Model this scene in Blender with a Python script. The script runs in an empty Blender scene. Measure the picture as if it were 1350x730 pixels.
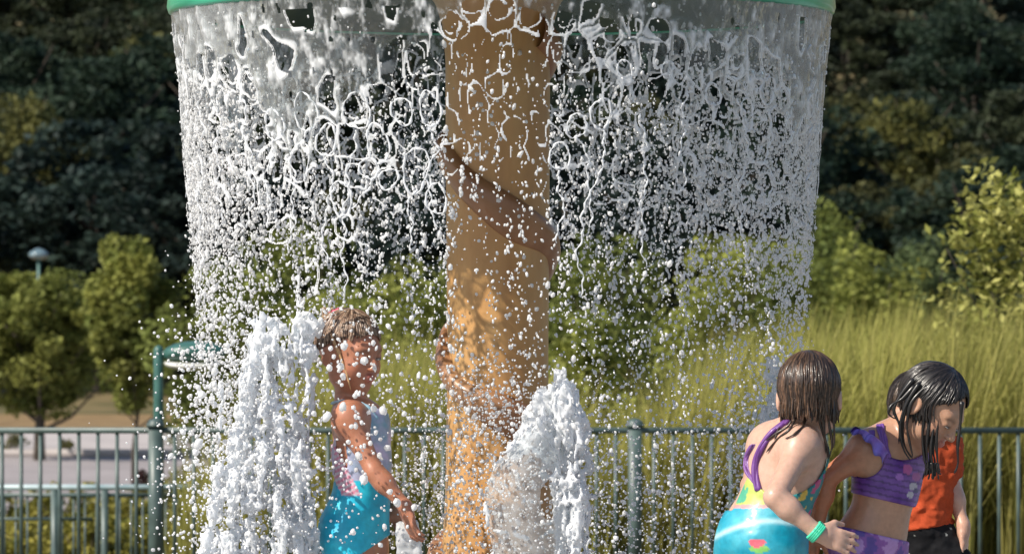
import bpy, math, random
import numpy as np
from math import radians as R, pi as PI

random.seed(7)
RNG = np.random.default_rng(7)
SC = bpy.context.scene
COL = SC.collection

# ------------------------------------------------------------------ camera frame
F, HZ, CX, CAMZ, CAMY = 6000.0, 405.0, 675.0, 1.3, -12.0
def P(px, py, D):
    """point at distance D from the camera that is seen at photo pixel px, py"""
    return np.array([(px-CX)/F*D, CAMY+D, CAMZ+(HZ-py)/F*D])

# ------------------------------------------------------------------ helpers
def tag(o, label=None, cat=None, group=None, kind=None):
    if label: o['label'] = label
    if cat: o['category'] = cat
    if group: o['group'] = group
    if kind: o['kind'] = kind
    return o

def empty(name, loc, label=None, cat=None, group=None):
    o = bpy.data.objects.new(name, None)
    o.empty_display_size = 0.1
    o.location = tuple(float(a) for a in loc)
    COL.objects.link(o)
    return tag(o, label, cat, group)

def origin_of(o):
    p = np.zeros(3)
    while o is not None:
        p = p + np.array(o.location); o = o.parent
    return p

class MB:
    """numpy mesh collector (world coordinates)"""
    def __init__(s): s.v = []; s.q = []; s.t = []; s.c = []; s.n = 0
    def add(s, v, q=None, t=None, c=None):
        v = np.asarray(v, float).reshape(-1, 3)
        if q is not None and len(q): s.q.append(np.asarray(q, np.int64).reshape(-1, 4)+s.n)
        if t is not None and len(t): s.t.append(np.asarray(t, np.int64).reshape(-1, 3)+s.n)
        s.v.append(v)
        if c is None: c = (1, 1, 1)
        c = np.asarray(c, float)
        if c.ndim == 1: c = np.tile(c, (len(v), 1))
        s.c.append(c)
        s.n += len(v)
    def box(s, c, size, rz=0, col=None):
        x, y, z = [a/2 for a in size]
        v = np.array([[i*x, j*y, k*z] for k in (-1, 1) for j in (-1, 1) for i in (-1, 1)])
        ca, sa = math.cos(rz), math.sin(rz)
        v = np.stack([v[:, 0]*ca-v[:, 1]*sa, v[:, 0]*sa+v[:, 1]*ca, v[:, 2]], 1)+np.array(c)
        s.add(v, [[0, 2, 3, 1], [4, 5, 7, 6], [0, 1, 5, 4], [2, 6, 7, 3], [0, 4, 6, 2], [1, 3, 7, 5]], c=col)
    def tube(s, pts, rad, n=8, col=None, caps=True):
        pts = np.asarray(pts, float); m = len(pts)
        rad = np.broadcast_to(np.asarray(rad, float), (m,))
        tg = np.gradient(pts, axis=0); tg /= np.linalg.norm(tg, axis=1)[:, None]+1e-9
        ref = np.array([0.31, 0.9, 0.2]) if abs(tg[0][2]) > .5 else np.array([0, 0.1, 1.0])
        a = np.cross(tg, ref); a /= np.linalg.norm(a, axis=1)[:, None]+1e-9
        b = np.cross(tg, a)
        an = np.arange(n)*2*PI/n
        v = pts[:, None]+rad[:, None, None]*(a[:, None]*np.cos(an)[None, :, None]+b[:, None]*np.sin(an)[None, :, None])
        v = v.reshape(-1, 3)
        i = np.arange(m-1)[:, None]*n; j = np.arange(n)[None]; j2 = (j+1) % n
        q = np.stack([i+j, i+j2, i+n+j2, i+n+j], -1).reshape(-1, 4)
        t = []
        if caps:
            v = np.vstack([v, pts[0]-tg[0]*rad[0]*.5, pts[-1]+tg[-1]*rad[-1]*.5])
            c0, c1 = m*n, m*n+1
            t = [[c0, (k+1) % n, k] for k in range(n)]+[[c1, (m-1)*n+k, (m-1)*n+(k+1) % n] for k in range(n)]
        if col is not None:
            col = np.asarray(col, float)
            if col.ndim == 2 and len(col) == m:
                col = np.repeat(col, n, 0)
                if caps: col = np.vstack([col, col[0], col[-1]])
        s.add(v, q, t, col)
    def lathe(s, c, prof, n=48, col=None):
        prof = np.asarray(prof, float); m = len(prof)
        an = np.arange(n)*2*PI/n
        v = np.stack([prof[:, 0][:, None]*np.cos(an), prof[:, 0][:, None]*np.sin(an), np.repeat(prof[:, 1][:, None], n, 1)], -1).reshape(-1, 3)+np.array(c)
        i = np.arange(m-1)[:, None]*n; j = np.arange(n)[None]; j2 = (j+1) % n
        s.add(v, np.stack([i+j, i+j2, i+n+j2, i+n+j], -1).reshape(-1, 4), c=col)
    def build(s, name, mat, parent=None, smooth=True, root_at=None):
        v = np.vstack(s.v); c = np.vstack(s.c)
        q = np.vstack(s.q) if s.q else np.zeros((0, 4), np.int64)
        t = np.vstack(s.t) if s.t else np.zeros((0, 3), np.int64)
        if parent is not None: o0 = origin_of(parent)
        elif root_at is not None: o0 = np.array(root_at, float)
        else: o0 = np.array([v[:, 0].mean(), v[:, 1].mean(), v[:, 2].min()])
        me = bpy.data.meshes.new(name)
        me.vertices.add(len(v)); me.vertices.foreach_set('co', (v-o0).astype(np.float32).ravel())
        nl = len(q)*4+len(t)*3
        me.loops.add(nl); me.loops.foreach_set('vertex_index', np.concatenate([q.ravel(), t.ravel()]).astype(np.int32))
        me.polygons.add(len(q)+len(t))
        ls = np.concatenate([np.arange(len(q))*4, len(q)*4+np.arange(len(t))*3]).astype(np.int32)
        me.polygons.foreach_set('loop_start', ls)
        me.polygons.foreach_set('loop_total', np.concatenate([np.full(len(q), 4), np.full(len(t), 3)]).astype(np.int32))
        if smooth: me.polygons.foreach_set('use_smooth', np.ones(len(q)+len(t), bool))
        me.update(calc_edges=True)
        ca = me.color_attributes.new('col', 'FLOAT_COLOR', 'POINT')
        ca.data.foreach_set('color', np.hstack([c, np.ones((len(c), 1))]).astype(np.float32).ravel())
        me.materials.append(mat)
        o = bpy.data.objects.new(name, me); COL.objects.link(o)
        if parent is not None: o.parent = parent
        else: o.location = tuple(float(a) for a in o0)
        return o

def copy_tree(o, parent=None):
    c = o.copy(); COL.objects.link(c); c.parent = parent
    for ch in list(o.children): copy_tree(ch, c)
    return c

# ---- value noise
def _hash(i, j, k):
    h = (i*374761393+j*668265263+k*2147483647 % 1000003+k*1274126177) & 0xffffffff
    h = ((h ^ (h >> 13))*1274126177) & 0xffffffff
    h = (h ^ (h >> 16)) & 0xffffffff
    return h.astype(np.float64)/4294967295.0
def vnoise(x, y, z):
    x, y, z = np.broadcast_arrays(x, y, z)
    xi, yi, zi = np.floor(x).astype(np.int64), np.floor(y).astype(np.int64), np.floor(z).astype(np.int64)
    fx, fy, fz = x-xi, y-yi, z-zi
    fx = fx*fx*(3-2*fx); fy = fy*fy*(3-2*fy); fz = fz*fz*(3-2*fz)
    r = 0
    for a in (0, 1):
        for b in (0, 1):
            for c in (0, 1):
                w = (fx if a else 1-fx)*(fy if b else 1-fy)*(fz if c else 1-fz)
                r = r+w*_hash(xi+a, yi+b, zi+c)
    return r
def fbm(x, y, z, o=3):
    r = 0; a = .5; n = 0
    for i in range(o):
        r = r+a*vnoise(x+17.3*i, y+5.1*i, z+9.7*i); n += a; a *= .5; x = x*2; y = y*2; z = z*2
    return r/n

# ------------------------------------------------------------------ materials
def mat(name):
    m = bpy.data.materials.new(name); m.use_nodes = True
    nt = m.node_tree
    return m, nt, nt.nodes['Principled BSDF']
def link(nt, a, b): nt.links.new(a, b)
def noise_node(nt, scale, detail=4, coord='Object', stretch=None):
    tc = nt.nodes.new('ShaderNodeTexCoord'); n = nt.nodes.new('ShaderNodeTexNoise')
    n.inputs['Scale'].default_value = scale; n.inputs['Detail'].default_value = detail
    if stretch:
        mp = nt.nodes.new('ShaderNodeMapping'); mp.inputs['Scale'].default_value = stretch
        link(nt, tc.outputs[coord], mp.inputs[0]); link(nt, mp.outputs[0], n.inputs['Vector'])
    else: link(nt, tc.outputs[coord], n.inputs['Vector'])
    return n
def ramp(nt, src, stops):
    r = nt.nodes.new('ShaderNodeValToRGB')
    el = r.color_ramp.elements
    while len(el) < len(stops): el.new(.5)
    for e, (p, c) in zip(el, stops): e.position = p; e.color = (*c, 1)
    link(nt, src, r.inputs[0]); return r
def bump(nt, src, bs, strength, dist):
    b = nt.nodes.new('ShaderNodeBump'); b.inputs['Strength'].default_value = strength; b.inputs['Distance'].default_value = dist
    link(nt, src, b.inputs['Height']); link(nt, b.outputs[0], bs.inputs['Normal'])

def noisy_mat(name, c1, c2, scale=4, rough=.6, bmp=.0, bd=.01, stretch=None, spec=.5, detail=5, lo=.35, hi=.65, coat=0):
    m, nt, b = mat(name)
    n = noise_node(nt, scale, detail, stretch=stretch)
    r = ramp(nt, n.outputs[0], [(lo, c1), (hi, c2)])
    link(nt, r.outputs[0], b.inputs['Base Color'])
    b.inputs['Roughness'].default_value = rough; b.inputs['Specular IOR Level'].default_value = spec
    if coat: b.inputs['Coat Weight'].default_value = coat; b.inputs['Coat Roughness'].default_value = .1
    if bmp: bump(nt, n.outputs[0], b, bmp, bd)
    return m

def attr_mat(name, rough=.6, spec=.5, sss=0, nscale=30, namt=.15, bmp=0, bd=.002, coat=0, transl=0, tint=(1, 1, 1), stretch=None, objrand=0, sssr=(.012, .005, .003)):
    m, nt, b = mat(name)
    a = nt.nodes.new('ShaderNodeAttribute'); a.attribute_name = 'col'
    n = noise_node(nt, nscale, 4, stretch=stretch)
    mr = nt.nodes.new('ShaderNodeMapRange'); mr.inputs['From Min'].default_value = .3; mr.inputs['From Max'].default_value = .7
    mr.inputs['To Min'].default_value = 1-namt; mr.inputs['To Max'].default_value = 1+namt
    link(nt, n.outputs[0], mr.inputs['Value'])
    mx = nt.nodes.new('ShaderNodeVectorMath'); mx.operation = 'SCALE'
    link(nt, a.outputs['Color'], mx.inputs[0]); link(nt, mr.outputs[0], mx.inputs['Scale'])
    src = mx.outputs[0]
    if objrand:
        oi = nt.nodes.new('ShaderNodeObjectInfo')
        m2 = nt.nodes.new('ShaderNodeMapRange'); m2.inputs['To Min'].default_value = 1-objrand; m2.inputs['To Max'].default_value = 1+objrand
        link(nt, oi.outputs['Random'], m2.inputs['Value'])
        m3 = nt.nodes.new('ShaderNodeVectorMath'); m3.operation = 'SCALE'
        link(nt, src, m3.inputs[0]); link(nt, m2.outputs[0], m3.inputs['Scale']); src = m3.outputs[0]
    link(nt, src, b.inputs['Base Color'])
    b.inputs['Roughness'].default_value = rough; b.inputs['Specular IOR Level'].default_value = spec
    if sss:
        b.inputs['Subsurface Weight'].default_value = sss; b.inputs['Subsurface Radius'].default_value = sssr; b.inputs['Subsurface Scale'].default_value = 1
    if coat: b.inputs['Coat Weight'].default_value = coat; b.inputs['Coat Roughness'].default_value = .12
    if bmp: bump(nt, n.outputs[0], b, bmp, bd)
    if transl:
        t = nt.nodes.new('ShaderNodeBsdfTranslucent'); link(nt, src, t.inputs['Color'])
        ms = nt.nodes.new('ShaderNodeMixShader'); ms.inputs[0].default_value = transl
        link(nt, b.outputs[0], ms.inputs[1]); link(nt, t.outputs[0], ms.inputs[2])
        link(nt, ms.outputs[0], nt.nodes['Material Output'].inputs['Surface'])
    return m

M_leaf = attr_mat('foliage', .65, .25, nscale=.6, namt=.3, transl=.3, objrand=.15)
M_grass = attr_mat('tall_grass_blades', .6, .3, nscale=1.5, namt=.25, transl=.35)
M_bark = noisy_mat('tree_bark', (.035, .028, .022), (.1, .08, .06), 6, .9, .6, .02, (3, 3, .6))
M_trunk = None
M_fence = noisy_mat('green_painted_metal', (.055, .085, .082), (.09, .135, .13), 9, .42, .1, .002, spec=.5)
M_rail = noisy_mat('rail_lit_top_colour', (.3, .42, .45), (.5, .6, .62), 5, .35)  # green-gray railing; sunlight on its top put into this pale colour
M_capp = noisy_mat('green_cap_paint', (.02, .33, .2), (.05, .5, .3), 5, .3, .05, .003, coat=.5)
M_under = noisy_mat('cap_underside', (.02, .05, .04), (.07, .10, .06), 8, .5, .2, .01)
M_lamp = noisy_mat('green_lamp_paint', (.035, .11, .095), (.06, .16, .14), 10, .35)
M_lens = noisy_mat('white_lamp_lens', (.62, .62, .58), (.78, .78, .74), 6, .3)
M_glassy = noisy_mat('pale_blue_lamp_dome', (.10, .16, .19), (.2, .28, .32), 6, .25)
M_skin = attr_mat('wet_skin', .40, .5, sss=.2, nscale=75, namt=.09, bmp=.3, bd=.0012, coat=.2)
M_cloth = attr_mat('wet_swim_fabric', .45, .5, nscale=90, namt=.1, bmp=.25, bd=.0015, coat=.15)
M_cotton = attr_mat('cotton_shirt_fabric', .85, .2, nscale=120, namt=.12, bmp=.3, bd=.002)
M_hair = attr_mat('wet_hair', .36, .5, nscale=120, namt=.4, coat=.14)
M_band = noisy_mat('green_wristband_plastic', (.05, .6, .35), (.08, .75, .45), 30, .35)
M_tie = noisy_mat('pink_hair_tie_cloth', (.6, .08, .16), (.75, .16, .25), 60, .7)

# column paint: tan to golden brown moulded trunk with vertical streaks
def column_mat(name, c1, c2, c3):
    m, nt, b = mat(name)
    n = noise_node(nt, 3.2, 5, stretch=(2.2, 2.2, .55)); n2 = noise_node(nt, 26, 6, stretch=(1, 1, .25))
    r = ramp(nt, n.outputs[0], [(.3, c1), (.5, c2), (.72, c3)])
    mx = nt.nodes.new('ShaderNodeMix'); mx.data_type = 'RGBA'; mx.blend_type = 'MULTIPLY'; mx.inputs[0].default_value = .5
    r2 = ramp(nt, n2.outputs[0], [(.3, (.75, .7, .65)), (.6, (1, 1, 1))])
    link(nt, r.outputs[0], mx.inputs[6]); link(nt, r2.outputs[0], mx.inputs[7])
    link(nt, mx.outputs[2], b.inputs['Base Color'])
    b.inputs['Roughness'].default_value = .38; b.inputs['Coat Weight'].default_value = .3; b.inputs['Coat Roughness'].default_value = .1
    bump(nt, n2.outputs[0], b, .15, .006)
    return m
M_col = column_mat('moulded_trunk_paint', (.46, .22, .075), (.54, .29, .105), (.61, .38, .165))
M_vine = column_mat('vine_paint', (.24, .10, .045), (.34, .165, .075), (.45, .25, .13))

def water_mat(name, film):
    """thin film of water: clear where calm, white where frothy (attribute col.r = froth)"""
    m, nt, b = mat(name)
    b.inputs['Base Color'].default_value = (.97, .98, 1, 1)
    b.inputs['Roughness'].default_value = .18; b.inputs['IOR'].default_value = 1.33
    b.inputs['Specular IOR Level'].default_value = .9
    tl = nt.nodes.new('ShaderNodeBsdfTranslucent'); tl.inputs[0].default_value = (.93, .96, 1, 1)
    m1 = nt.nodes.new('ShaderNodeMixShader'); m1.inputs[0].default_value = .4
    link(nt, b.outputs[0], m1.inputs[1]); link(nt, tl.outputs[0], m1.inputs[2])
    tr = nt.nodes.new('ShaderNodeBsdfTransparent'); tr.inputs[0].default_value = (.9, .94, .95, 1)
    gl = nt.nodes.new('ShaderNodeBsdfGlossy'); gl.inputs['Roughness'].default_value = .06
    fr = nt.nodes.new('ShaderNodeFresnel'); fr.inputs[0].default_value = 1.33
    mc = nt.nodes.new('ShaderNodeMixShader')
    link(nt, fr.outputs[0], mc.inputs[0]); link(nt, tr.outputs[0], mc.inputs[1]); link(nt, gl.outputs[0], mc.inputs[2])
    at = nt.nodes.new('ShaderNodeAttribute'); at.attribute_name = 'col'
    sp = nt.nodes.new('ShaderNodeSeparateColor'); link(nt, at.outputs['Color'], sp.inputs[0])
    mf = nt.nodes.new('ShaderNodeMixShader')
    link(nt, sp.outputs[0], mf.inputs[0]); link(nt, mc.outputs[0], mf.inputs[1]); link(nt, m1.outputs[0], mf.inputs[2])
    link(nt, mf.outputs[0], nt.nodes['Material Output'].inputs['Surface'])
    return m
M_film = water_mat('falling_water_film', True)
def drop_mat():
    m, nt, b = mat('water_drops')
    b.inputs['Base Color'].default_value = (.97, .98, 1, 1); b.inputs['Roughness'].default_value = .08
    b.inputs['IOR'].default_value = 1.33; b.inputs['Specular IOR Level'].default_value = 1; b.inputs['Base Color'].default_value = (1, 1, 1, 1)
    tl = nt.nodes.new('ShaderNodeBsdfTranslucent'); tl.inputs[0].default_value = (.97, .98, 1, 1)
    m1 = nt.nodes.new('ShaderNodeMixShader'); m1.inputs[0].default_value = .45
    link(nt, b.outputs[0], m1.inputs[1]); link(nt, tl.outputs[0], m1.inputs[2])
    g = nt.nodes.new('ShaderNodeBsdfGlass'); g.inputs['IOR'].default_value = 1.33; g.inputs['Roughness'].default_value = .02
    at = nt.nodes.new('ShaderNodeAttribute'); at.attribute_name = 'col'
    sp = nt.nodes.new('ShaderNodeSeparateColor'); link(nt, at.outputs['Color'], sp.inputs[0])
    mf = nt.nodes.new('ShaderNodeMixShader'); link(nt, sp.outputs[0], mf.inputs[0])
    link(nt, g.outputs[0], mf.inputs[1]); link(nt, m1.outputs[0], mf.inputs[2])
    link(nt, mf.outputs[0], nt.nodes['Material Output'].inputs['Surface'])
    return m
M_drop = drop_mat()

# ------------------------------------------------------------------ SDF modelling
def surface_nets(D, org, h):
    s = D < 0
    nx, ny, nz = D.shape
    cnt = np.zeros((nx-1, ny-1, nz-1), np.int8)
    cs = [(a, b, c) for a in (0, 1) for b in (0, 1) for c in (0, 1)]
    for a, b, c in cs: cnt += s[a:nx-1+a, b:ny-1+b, c:nz-1+c]
    act = (cnt > 0) & (cnt < 8)
    I, J, K = np.nonzero(act)
    vid = np.full(act.shape, -1, np.int64); vid[I, J, K] = np.arange(len(I))
    acc = np.zeros((len(I), 3)); n = np.zeros(len(I))
    for a in cs:
        for ax in range(3):
            if a[ax]: continue
            b = list(a); b[ax] = 1
            da = D[I+a[0], J+a[1], K+a[2]]; db = D[I+b[0], J+b[1], K+b[2]]
            m = (da < 0) != (db < 0)
            t = np.where(m, da/(da-db+1e-20), 0)
            for d in range(3): acc[:, d] += np.where(m, a[d]+(t if d == ax else 0), 0)
            n += m
    V = (np.stack([I, J, K], 1)+acc/n[:, None])*h+org
    qs = []
    e = s[:-1] != s[1:]; i, j, k = np.nonzero(e[:, 1:-1, 1:-1]); j += 1; k += 1
    q = np.stack([vid[i, j-1, k-1], vid[i, j, k-1], vid[i, j, k], vid[i, j-1, k]], 1); f = s[i, j, k]; q[~f] = q[~f][:, ::-1]; qs.append(q)
    e = s[:, :-1] != s[:, 1:]; i, j, k = np.nonzero(e[1:-1, :, 1:-1]); i += 1; k += 1
    q = np.stack([vid[i-1, j, k-1], vid[i-1, j, k], vid[i, j, k], vid[i, j, k-1]], 1); f = s[i, j, k]; q[~f] = q[~f][:, ::-1]; qs.append(q)
    e = s[:, :, :-1] != s[:, :, 1:]; i, j, k = np.nonzero(e[1:-1, 1:-1, :]); i += 1; j += 1
    q = np.stack([vid[i-1, j-1, k], vid[i, j-1, k], vid[i, j, k], vid[i-1, j, k]], 1); f = s[i, j, k]; q[~f] = q[~f][:, ::-1]; qs.append(q)
    return V, np.vstack(qs)

def relax(V, Q, it=1, lam=.5):
    for _ in range(it):
        acc = np.zeros_like(V); n = np.zeros(len(V))
        for a in range(4):
            b = (a+1) % 4
            np.add.at(acc, Q[:, a], V[Q[:, b]]); np.add.at(n, Q[:, a], 1)
            np.add.at(acc, Q[:, b], V[Q[:, a]]); np.add.at(n, Q[:, b], 1)
        V = V+lam*(acc/np.maximum(n, 1)[:, None]-V)
    return V

class Field:
    def __init__(s, lo, hi, h):
        s.h = h; s.lo = np.array(lo, float)
        n = np.ceil((np.array(hi)-s.lo)/h).astype(int)+1
        s.ax = [s.lo[i]+np.arange(n[i])*h for i in range(3)]
        s.D = np.full(n, .2, np.float32)
    def sub(s, lo, hi):
        sl = []
        for i in range(3):
            a = max(0, int((lo[i]-s.lo[i])/s.h)); b = min(len(s.ax[i]), int((hi[i]-s.lo[i])/s.h)+2)
            if b <= a: return None
            sl.append(slice(a, b))
        return tuple(sl)
    def grid(s, sl=None):
        ax = s.ax if sl is None else [s.ax[i][sl[i]] for i in range(3)]
        return ax[0][:, None, None].astype(np.float32), ax[1][None, :, None].astype(np.float32), ax[2][None, None].astype(np.float32)
    def comb(s, sl, d, k, neg=False):
        D = s.D[sl]
        if neg:
            d = -d; h = np.maximum(k-np.abs(D-d), 0)/k; s.D[sl] = np.maximum(D, d)+h*h*k*.25
        else:
            h = np.maximum(k-np.abs(D-d), 0)/k; s.D[sl] = np.minimum(D, d)-h*h*k*.25
    def caps(s, a, b, ra, rb=None, k=.02, neg=False):
        a = np.array(a, float); b = np.array(b, float); rb = ra if rb is None else rb
        m = max(ra, rb)+k+.02
        sl = s.sub(np.minimum(a, b)-m, np.maximum(a, b)+m)
        if sl is None: return
        X, Y, Z = s.grid(sl); ab = b-a; L = ab@ab+1e-12
        t = np.clip(((X-a[0])*ab[0]+(Y-a[1])*ab[1]+(Z-a[2])*ab[2])/L, 0, 1)
        d = np.sqrt((X-a[0]-t*ab[0])**2+(Y-a[1]-t*ab[1])**2+(Z-a[2]-t*ab[2])**2)-(ra+(rb-ra)*t)
        s.comb(sl, d, k, neg)
    def ell(s, c, r, A=None, k=.02, neg=False):
        c = np.array(c, float); r = np.array(r, float)
        A = np.eye(3) if A is None else np.array(A, float)   # rows = local axes
        m = r.max()+k+.02
        sl = s.sub(c-m, c+m)
        if sl is None: return
        X, Y, Z = s.grid(sl); X = X-c[0]; Y = Y-c[1]; Z = Z-c[2]
        q0 = 0; q1 = 0
        for i in range(3):
            l = X*A[i, 0]+Y*A[i, 1]+Z*A[i, 2]
            q0 = q0+(l/r[i])**2; q1 = q1+(l/r[i]**2)**2
        k0 = np.sqrt(q0); k1 = np.sqrt(q1)+1e-9
        d = np.maximum(k0*(k0-1)/k1, -r.min())
        s.comb(sl, d, k, neg)
    def path(s, pts, rad, k=.02):
        rad = np.broadcast_to(rad, (len(pts),))
        for i in range(len(pts)-1): s.caps(pts[i], pts[i+1], rad[i], rad[i+1], k)
    def mesh(s, it=1, D=None):
        V, Q = surface_nets(s.D if D is None else D, s.lo, s.h)
        return relax(V, Q, it), Q

def nrm(v): v = np.array(v, float); return v/np.linalg.norm(v)
def frame(fwd, up):
    """rows: right, forward, up"""
    f = nrm(fwd); r = nrm(np.cross(f, up)); u = np.cross(r, f)
    return np.stack([r, f, u])

# ------------------------------------------------------------------ people
def head(B, c, fwd, up, s=1.0):
    A = frame(fwd, up)
    L = lambda x, y, z: np.array(c)+s*(x*A[0]+y*A[1]+z*A[2])
    e = lambda p, r, k=.012, neg=False: B.ell(L(*p), np.array(r)*s, A, k, neg)
    e((0, -.010, .020), (.071, .086, .079), .02)
    e((0, .024, -.030), (.055, .058, .066), .03)
    e((0, .052, -.080), (.022, .020, .018), .03)
    for sx in (-1, 1):
        e((sx*.030, .050, -.036), (.026, .024, .026), .02)
        e((sx*.040, .015, -.065), (.02, .03, .022), .03)
    e((0, .070, .016), (.042, .014, .012), .02)
    for sx in (-1, 1):
        e((sx*.027, .090, -.006), (.014, .012, .010), .012, True)
    B.caps(L(0, .080, .002), L(0, .098, -.028), .0065*s, .0095*s, .010)
    for sx in (-1, 1):
        e((sx*.009, .091, -.032), (.007, .008, .006), .006)
        e((sx*.027, .073, -.004), (.0145, .0115, .0105), .004)
    e((0, .083, -.053), (.018, .009, .0055), .006)
    e((0, .081, -.062), (.015, .009, .006), .006)
    for sx in (-1, 1):
        e((sx*.075, -.006, -.014), (.009, .019, .028), .008)
        e((sx*.083, -.001, -.012), (.005, .010, .017), .004, True)
    return A, L

def hand(B, w, d, n, s=1.0, curl=.5, flip=1):
    """w wrist, d pointing direction, n palm normal; flip = side of the thumb"""
    d = nrm(d); n = nrm(n-np.dot(n, d)*d); l = np.cross(d, n)*flip
    A = np.stack([l, d, n])
    B.caps(w, w+d*.02*s, .019*s, .02*s, .015)
    B.ell(w+d*.042*s, np.array([.030, .036, .0125])*s, A, .012)
    for i, (o, ln) in enumerate([(.0235, .052), (.008, .060), (-.0075, .056), (-.0225, .043)]):
        a = w+d*.068*s+l*o*s
        dd = nrm(d+l*o*5.0+n*curl*.35); b = a+dd*ln*.48*s
        d2 = nrm(dd+n*curl*1.1); c = b+d2*ln*.42*s
        B.caps(a-dd*.012*s, b, .0078*s, .0068*s, .004); B.caps(b, c, .0068*s, .0055*s, .003)
    a = w+d*.018*s+l*.020*s
    b = a+nrm(d*.7+l*.75+n*.3)*.030*s; c = b+nrm(d+l*.25+n*.45)*.028*s
    B.caps(a, b, .012*s, .009*s, .012); B.caps(b, c, .0085*s, .0065*s, .004)

def torso(B, pel, chest, fwd, s=1.0, belly=0.0):
    """pel, chest: centres; fwd: facing direction"""
    up = nrm(np.array(chest)-np.array(pel)); A = frame(fwd, up)
    A = np.stack([nrm(np.cross(A[1], up)), nrm(np.cross(up, np.cross(A[1], up))), up])
    mid = (np.array(pel)+np.array(chest))/2
    B.ell(pel, np.array([.118, .088, .095])*s, A, .04)
    B.ell(np.array(pel)-up*.035*s-A[1]*.03*s, np.array([.105, .078, .075])*s, A, .04)
    B.ell(mid+A[1]*(.004+belly), np.array([.098, .078, .13])*s, A, .05)
    B.ell(chest, np.array([.112, .080, .115])*s, A, .05)
    B.ell(np.array(chest)+up*.055*s, np.array([.105, .062, .06])*s, A, .04)
    return A

def leg(B, hip, knee, ank, fwd, s=1.0):
    B.caps(hip, knee, .070*s, .044*s, .04)
    B.caps(knee, ank, .043*s, .026*s, .02)
    kk = np.array(knee); aa = np.array(ank)
    f = nrm([fwd[0], fwd[1], 0])
    B.ell(kk*.7+aa*.3-f*.014, [.038*s, .038*s, .09*s], None, .03)
    a2 = np.array([aa[0], aa[1], .028])
    B.caps(aa, a2-f*.02, .027*s, .026*s, .015)
    B.caps(a2-f*.02, a2+f*.10*s, .024*s, .019*s, .02)
    l = np.cross(f, [0, 0, 1])
    for i, o in enumerate((-.022, -.011, 0, .011, .022)):
        B.caps(a2+f*.09*s+l*o*s-np.array([0, 0, .012]), a2+f*(.128-abs(o+.01)*.5)*s+l*o*1.2*s-np.array([0, 0, .014]), .009*s, .0075*s, .006)

def arm(B, sh, el, wr, s=1.0):
    B.ell(sh, [.042*s]*3, None, .03)
    B.caps(sh, el, .036*s, .026*s, .025)
    B.caps(el, wr, .027*s, .0185*s, .015)
    B.ell(np.array(el)*.7+np.array(wr)*.3, [.029*s]*3, None, .02)

def skin_cols(V, base, L=None, ears=None, lips=(.5, .16, .13)):
    C = np.tile(np.array(base, float), (len(V), 1))
    n = fbm(V[:, 0]*14, V[:, 1]*14, V[:, 2]*14, 3)[:, None]
    C *= .9+.2*n
    if L is not None:
        for p, r in (((0, .088, -.053), .014), ((.009, .086, -.055), .012), ((-.009, .086, -.055), .012), ((0, .086, -.062), .013)):
            w = np.exp(-(np.linalg.norm(V-L(*p), axis=1)/r)**2*1.6)[:, None]; C = C*(1-w)+np.array(lips)*w*C.mean()/.3
        for sx in (-1, 1):
            w = .35*np.exp(-(np.linalg.norm(V-L(sx*.038, .062, -.034), axis=1)/.024)**2)[:, None]; C = C*(1-w)+C*np.array([1.15, .72, .68])*w
            # eyebrows
            for t in np.linspace(-1, 1, 7):
                p = L(sx*(.028+.014*t), .082-.008*max(0, t), .013-.003*t*t)
                w = .5*np.exp(-(np.linalg.norm(V-p, axis=1)/.0045)**2)[:, None]; C = C*(1-w)+np.array([.06, .035, .02])*w
            # lash line
            for t in np.linspace(-1, 1, 9):
                p = L(sx*(.027+.012*t), .0845-.004*abs(t), -.007-.001*t*t)
                w = .75*np.exp(-(np.linalg.norm(V-p, axis=1)/.0035)**2)[:, None]; C = C*(1-w)+np.array([.03, .018, .012])*w
    return np.clip(C, 0, 1)

def eyes(root, L, s=1.0, lid=.6):
    for sx in (-1, 1):
        m = MB()
        n = 12
        th = np.linspace(0, PI, n)[:, None]; ph = np.arange(16)[None]*2*PI/16
        c = L(sx*.027, .0735, -.0075)
        v = []
        for i in range(n):
            for j in range(16):
                x = math.sin(th[i, 0])*math.cos(ph[0, j]); z = math.sin(th[i, 0])*math.sin(ph[0, j]); y = math.cos(th[i, 0])
                v.append(L(sx*.027+x*.0105, .0745+y*.0125, -.0085+z*.0058*lid))
        v = np.array(v)
        q = [[i*16+j, i*16+(j+1) % 16, (i+1)*16+(j+1) % 16, (i+1)*16+j] for i in range(n-1) for j in range(16)]
        col = np.array([[.03, .02, .015] if th[i, 0] < .55 else [.6, .58, .55] for i in range(n) for j in range(16)])
        m.add(v, q, c=col); m.build('eye', M_eye, root)
M_eye = attr_mat('eye_surface', .15, .5, nscale=10, namt=.02)

def surf_finder(B, D0):
    """nearest body surface along the line of sight through a photo pixel"""
    def g(x, y, off=0):
        for d in np.arange(-.45, .45, .003):
            q = P(x, y, D0+d); i = np.round((q-B.lo)/B.h).astype(int)
            if (i < 0).any() or (i >= B.D.shape).any(): continue
            if B.D[tuple(i)] < .002: return P(x, y, D0+d+off)
        return P(x, y, D0-.08)
    return g

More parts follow.
